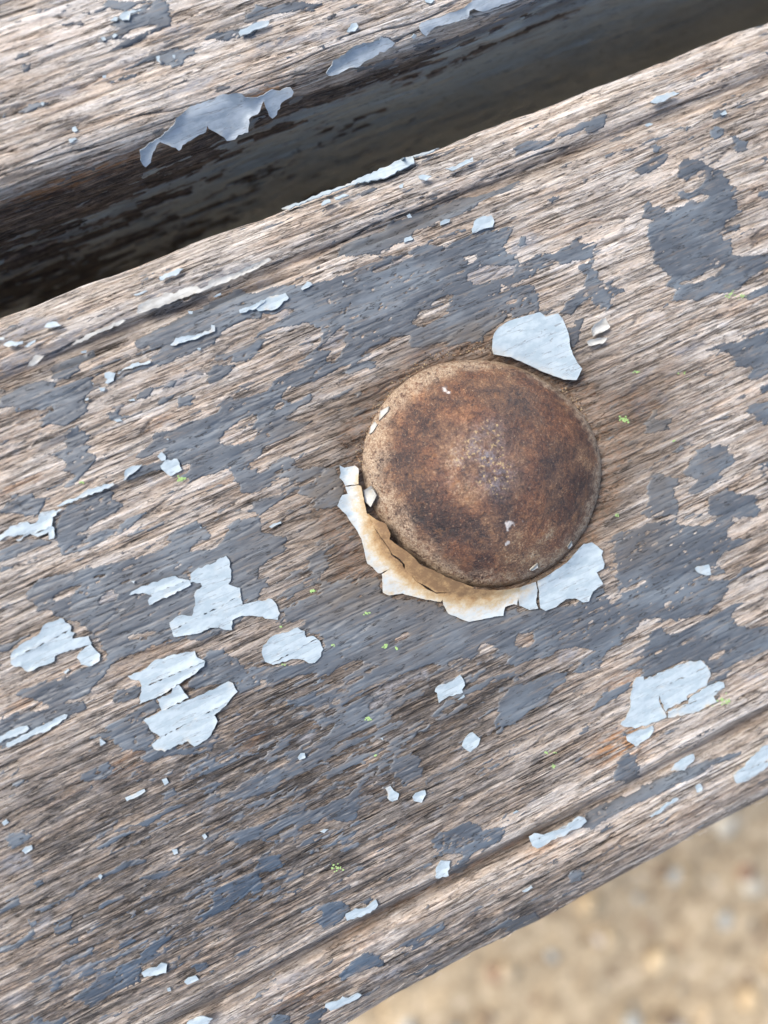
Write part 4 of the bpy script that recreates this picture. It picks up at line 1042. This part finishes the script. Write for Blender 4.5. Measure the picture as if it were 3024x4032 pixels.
# ------------------------------------------------------------------ bolt
def make_bolt():
    out = BOLT_OUT
    Wp = hit_profile(out[:, 0], out[:, 1], [(-60, .2), (60, .2)])
    ang = np.arctan2(Wp[:, 1], Wp[:, 0]); rad = np.hypot(Wp[:, 0], Wp[:, 1]); o = np.argsort(ang); ang = ang[o]; rad = rad[o]
    na, nr = 540, 150
    A = np.linspace(-math.pi, math.pi, na, endpoint=False)
    R = np.interp(A, np.concatenate([ang-2*math.pi, ang, ang+2*math.pi]), np.concatenate([rad, rad, rad]))
    R = np.convolve(np.concatenate([R[-8:], R, R[:8]]), np.ones(17)/17, 'valid')
    R = R+.10*fbm(R*0+np.cos(A)*4, np.sin(A)*4+3, 4, 160)+.05*fbm(np.cos(A)*14, np.sin(A)*14, 3, 165)
    t = np.concatenate([np.linspace(0, .965, nr-22), .965+.035*np.sin(np.linspace(0, math.pi/2, 12)[1:])])
    tt, AA = np.meshgrid(t, A, indexing='ij'); RR = R[None]*tt
    x = RR*np.cos(AA); y = RR*np.sin(AA)
    x = x+.0; z = HB*(1-tt**2)
    sq = np.clip((tt-.93)/.07, 0, 1); z = z-.95*(1-np.sqrt(np.clip(1-sq**2, 0, 1)))
    z = z+.08*fbm(x*.25, y*.25, 3, 101)+.035*fbm(x*1.2, y*1.2, 3, 104)-.10
    # skirt
    xs = [x]; zs = [z]; ys = [y]
    xs.append(x[-1:]*1.002); ys.append(y[-1:]*1.002); zs.append(z[-1:]-2.2)
    x = np.concatenate(xs); y = np.concatenate(ys); z = np.concatenate(zs)
    tt = np.concatenate([tt, tt[-1:]]); AA = np.concatenate([AA, AA[-1:]])
    V = np.stack([x, y, z], -1); n0, n1 = x.shape
    i = np.arange(n0-1)[:, None]*n1; j = np.arange(n1)[None]; j2 = (np.arange(n1)+1) % n1
    q = np.stack([i+j, i+n1+j, i+n1+j2[None], i+j2[None]], -1).reshape(-1, 4)
    px, py = project(V)
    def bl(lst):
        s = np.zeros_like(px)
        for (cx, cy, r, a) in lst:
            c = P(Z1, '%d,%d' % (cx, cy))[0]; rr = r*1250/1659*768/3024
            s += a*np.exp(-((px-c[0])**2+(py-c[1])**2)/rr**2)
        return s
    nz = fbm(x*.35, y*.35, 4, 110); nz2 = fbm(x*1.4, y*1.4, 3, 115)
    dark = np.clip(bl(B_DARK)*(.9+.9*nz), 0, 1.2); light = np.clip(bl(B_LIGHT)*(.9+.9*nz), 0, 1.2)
    crown_sheen = np.clip(bl(B_SHEEN)*(.8+1.6*nz), 0, 1)
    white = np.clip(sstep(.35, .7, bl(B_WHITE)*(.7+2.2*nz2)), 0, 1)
    # the crust is widest at the left and lower right, thin at the top right
    a = np.degrees(AA); wid = .05+.075*np.exp(-((np.abs(a)-165)/45)**2)+.05*np.exp(-((a+60)/50)**2)+.03*np.exp(-((a-100)/40)**2)
    rim = sstep(1-wid*2.0, 1-wid*.6, tt+.09*nz+.05*nz2)
    b = new_mesh('bolt', V.reshape(-1, 3)/1000, None, BOLT, bench, dict(dark=dark.ravel(), light=light.ravel(), crown_sheen=crown_sheen.ravel(), white=white.ravel(), rim=rim.ravel()), quads=q)
    b.location = (0, 0, TOP); b['label'] = 'large domed bolt head, brown with rust'
    return b, R
bolt, RB = make_bolt()
def dome_flake(pl):
    # little chips of old paint left on the dome: placed on its surface
    r = ray(pl[:, 0], pl[:, 1]); t = np.full(len(pl), CAM[2]/-r[0, 2])
    for _ in range(8):
        Q = CAM+t[:, None]*r; q2 = 1-(np.hypot(Q[:, 0], Q[:, 1])/15.0)**2; zz = HB*q2; zz = np.clip(zz, 0, None)
        t = (zz+.05-CAM[2])/r[:, 2]
    Q = CAM+t[:, None]*r; c = Q.mean(0); k = len(Q)
    N = nrm(np.array([c[0]*.05, c[1]*.05, 1]))
    ctr = c+N*.18
    verts = np.concatenate([Q+N*.10, Q-N*.15, [ctr]])
    f = [[i, (i+1) % k, 2*k] for i in range(k)]
    a = np.cross(Q[1]-Q[0], ctr-Q[0])@N
    if a < 0: f = [q[::-1] for q in f]
    f += [[i, i+k, (i+1) % k+k, (i+1) % k] for i in range(k)]
    o = new_mesh('paint_flake', (verts-c)/1000, f, LIP, bolt, {'stain': np.full(len(verts), .22)}, smooth=False)
    o.location = Vector(c/1000)
for pl in DOMEF: dome_flake(pl)

# ------------------------------------------------------------------ lichen
def mat_lichen():
    s = NT('green_lichen'); n = s.noise(s.mm(3, 3, 3), 3, .6)
    return s.out(s.mix(n, (.20, .36, .10), (.46, .64, .28)), .85, None, .2)
LICH = mat_lichen()
vv, ff = [], []
OCT = np.array([(1, 0, 0), (0, 1, 0), (-1, 0, 0), (0, -1, 0), (0, 0, 1), (.7, .7, .5), (-.7, .7, .5), (-.7, -.7, .5), (.7, -.7, .5)])
for (x, y, n, sp) in LICHEN:
    for _ in range(n):
        q = np.array([x+rng.normal()*sp*1.3, y+rng.normal()*sp*.8]); W = hit_profile(q[:1], q[1:], PROF1)[0]
        r = rng.uniform(.05, .13); base = len(vv); z0 = H1(np.array([W[0]]), np.array([W[1]]))[0]
        big = 1.1 if np.hypot(W[0], W[1]) < 22 and W[1] > 0 and W[0] > 0 and W[0] < 12 else 0
        for o in OCT: vv.append(W+np.array([0, 0, z0+big*.9])+o*r*rng.uniform(.7, 1.3)*np.array([1, 1, .5]))
        rg = [0, 5, 1, 6, 2, 7, 3, 8]
        for i in range(8): ff.append([base+rg[i], base+rg[(i+1) % 8], base+4])
lo = new_mesh('lichen', np.array(vv)/1000, ff, LICH, slat, smooth=True); lo['kind'] = 'stuff'; lo['label'] = 'tiny bright green lichen specks'
# loose grit caught in the angle round the bolt
vv, ff, tt = [], [], []
for _ in range(1300):
    a = rng.uniform(-math.pi, math.pi); rr = 14.75+abs(rng.normal())*.5
    if -2.95 < a < -.55 and rng.rand() < .75: continue
    W = np.array([rr*math.cos(a), rr*math.sin(a), 0]); z0 = H1(W[:1], W[1:2])[0]
    r = rng.uniform(.04, .12); base = len(vv)
    for o in OCT: vv.append(W+np.array([0, 0, z0])+o*r*rng.uniform(.6, 1.3))
    c = [(.26, .16, .09), (.12, .075, .05), (.40, .30, .18), (.07, .05, .038), (.17, .10, .055)][rng.randint(5)]
    tt += [(*c, 1)]*9
    rg = [0, 5, 1, 6, 2, 7, 3, 8]
    for i in range(8): ff.append([base+rg[i], base+rg[(i+1) % 8], base+4])
go = new_mesh('grit', np.array(vv)/1000, ff, STONE, slat, {'tint': tt}, smooth=False); go['kind'] = 'stuff'
# stray wood fibres standing off the slat edges
vv, ff = [], []
for _ in range(240):
    u0 = rng.uniform(-66, 70); top_e = rng.rand() < .6
    y0 = rng.uniform(35.5, 38.2) if top_e else rng.uniform(-56.8, -53)
    z0 = z_at(PROF1, y0); L = rng.uniform(.6, 2.6); dirv = nrm(np.array([rng.choice([-1, 1]), (1 if top_e else -1)*rng.uniform(.0, .35), rng.uniform(-.05, .3)]))
    wd = rng.uniform(.02, .05); b = len(vv); sd = np.array([0, 1, .3])*wd
    for i in range(5):
        t = i/4; c = np.array([u0, y0, z0-.1])+dirv*L*t+np.array([0, .0, -.25*t*t]); wv = sd*(1-.85*t)
        vv += [c-wv, c+wv, c+np.array([0, 0, wd*(1-.8*t)*1.5])]
    for i in range(4):
        for k in range(3): ff.append([b+3*i+k, b+3*i+(k+1) % 3, b+3*i+3+(k+1) % 3, b+3*i+3+k])
fo = new_mesh('loose_fibres', np.array(vv)/1000, ff, WOOD, slat, {'fib': np.full(len(vv), .8), 'tone': np.full(len(vv), .1)}, smooth=True); fo['kind'] = 'stuff'

# ------------------------------------------------------------------ ground
gx = np.concatenate([np.linspace(-4, -.55, 10), np.linspace(-.5, .5, 160), np.linspace(.55, 4, 10)])
GXm, GYm = np.meshgrid(gx, gx, indexing='ij')
gz = .006*fbm(GXm*14, GYm*14, 4, 130)+.003*fbm(GXm*50, GYm*50, 2, 135)
g = new_mesh('ground', np.stack([GXm, GYm, gz], -1).reshape(-1, 3), None, GROUND, quads=grid_quads(len(gx), len(gx)))
g['kind'] = 'structure'; g['label'] = 'pale sandy ground below the bench'
import bmesh
bm = bmesh.new(); bmesh.ops.create_icosphere(bm, subdivisions=2, radius=1); ico = np.array([tuple(v.co) for v in bm.verts]); icf = [[v.index for v in f.verts] for f in bm.faces]; bm.free()
vv, ff, tt = [], [], []
STC = [(.55, .49, .42), (.60, .54, .42), (.24, .17, .11), (.34, .215, .14), (.30, .26, .20), (.55, .43, .27), (.42, .42, .38), (.20, .165, .12), (.50, .38, .23), (.52, .41, .27)]
for i in range(2400):
    x, y = rng.uniform(-.42, .55), rng.uniform(-.60, .42)
    r = .0022+.0085*rng.rand()**2.0; sc = np.array([1, rng.uniform(.6, 1), rng.uniform(.4, .75)])*r
    a = rng.rand()*6.3; ca, sa = math.cos(a), math.sin(a)
    p = ico*(1+.13*np.sin(ico[:, [1, 2, 0]]*3+rng.rand(3)*6))*sc
    p = np.stack([p[:, 0]*ca-p[:, 1]*sa, p[:, 0]*sa+p[:, 1]*ca, p[:, 2]], 1)+np.array([x, y, .001+.25*r])
    b = len(vv)*42; vv.append(p); ff += [[q+b for q in f] for f in icf]
    c = np.array(STC[rng.randint(len(STC))])*rng.uniform(.8, 1.15); tt += [(*c, 1)]*42
po = new_mesh('gravel', np.concatenate(vv), ff, STONE, None, {'tint': tt}); po['kind'] = 'stuff'
po['label'] = 'small pale and brown pebbles scattered on the sandy ground'; po['category'] = 'gravel'
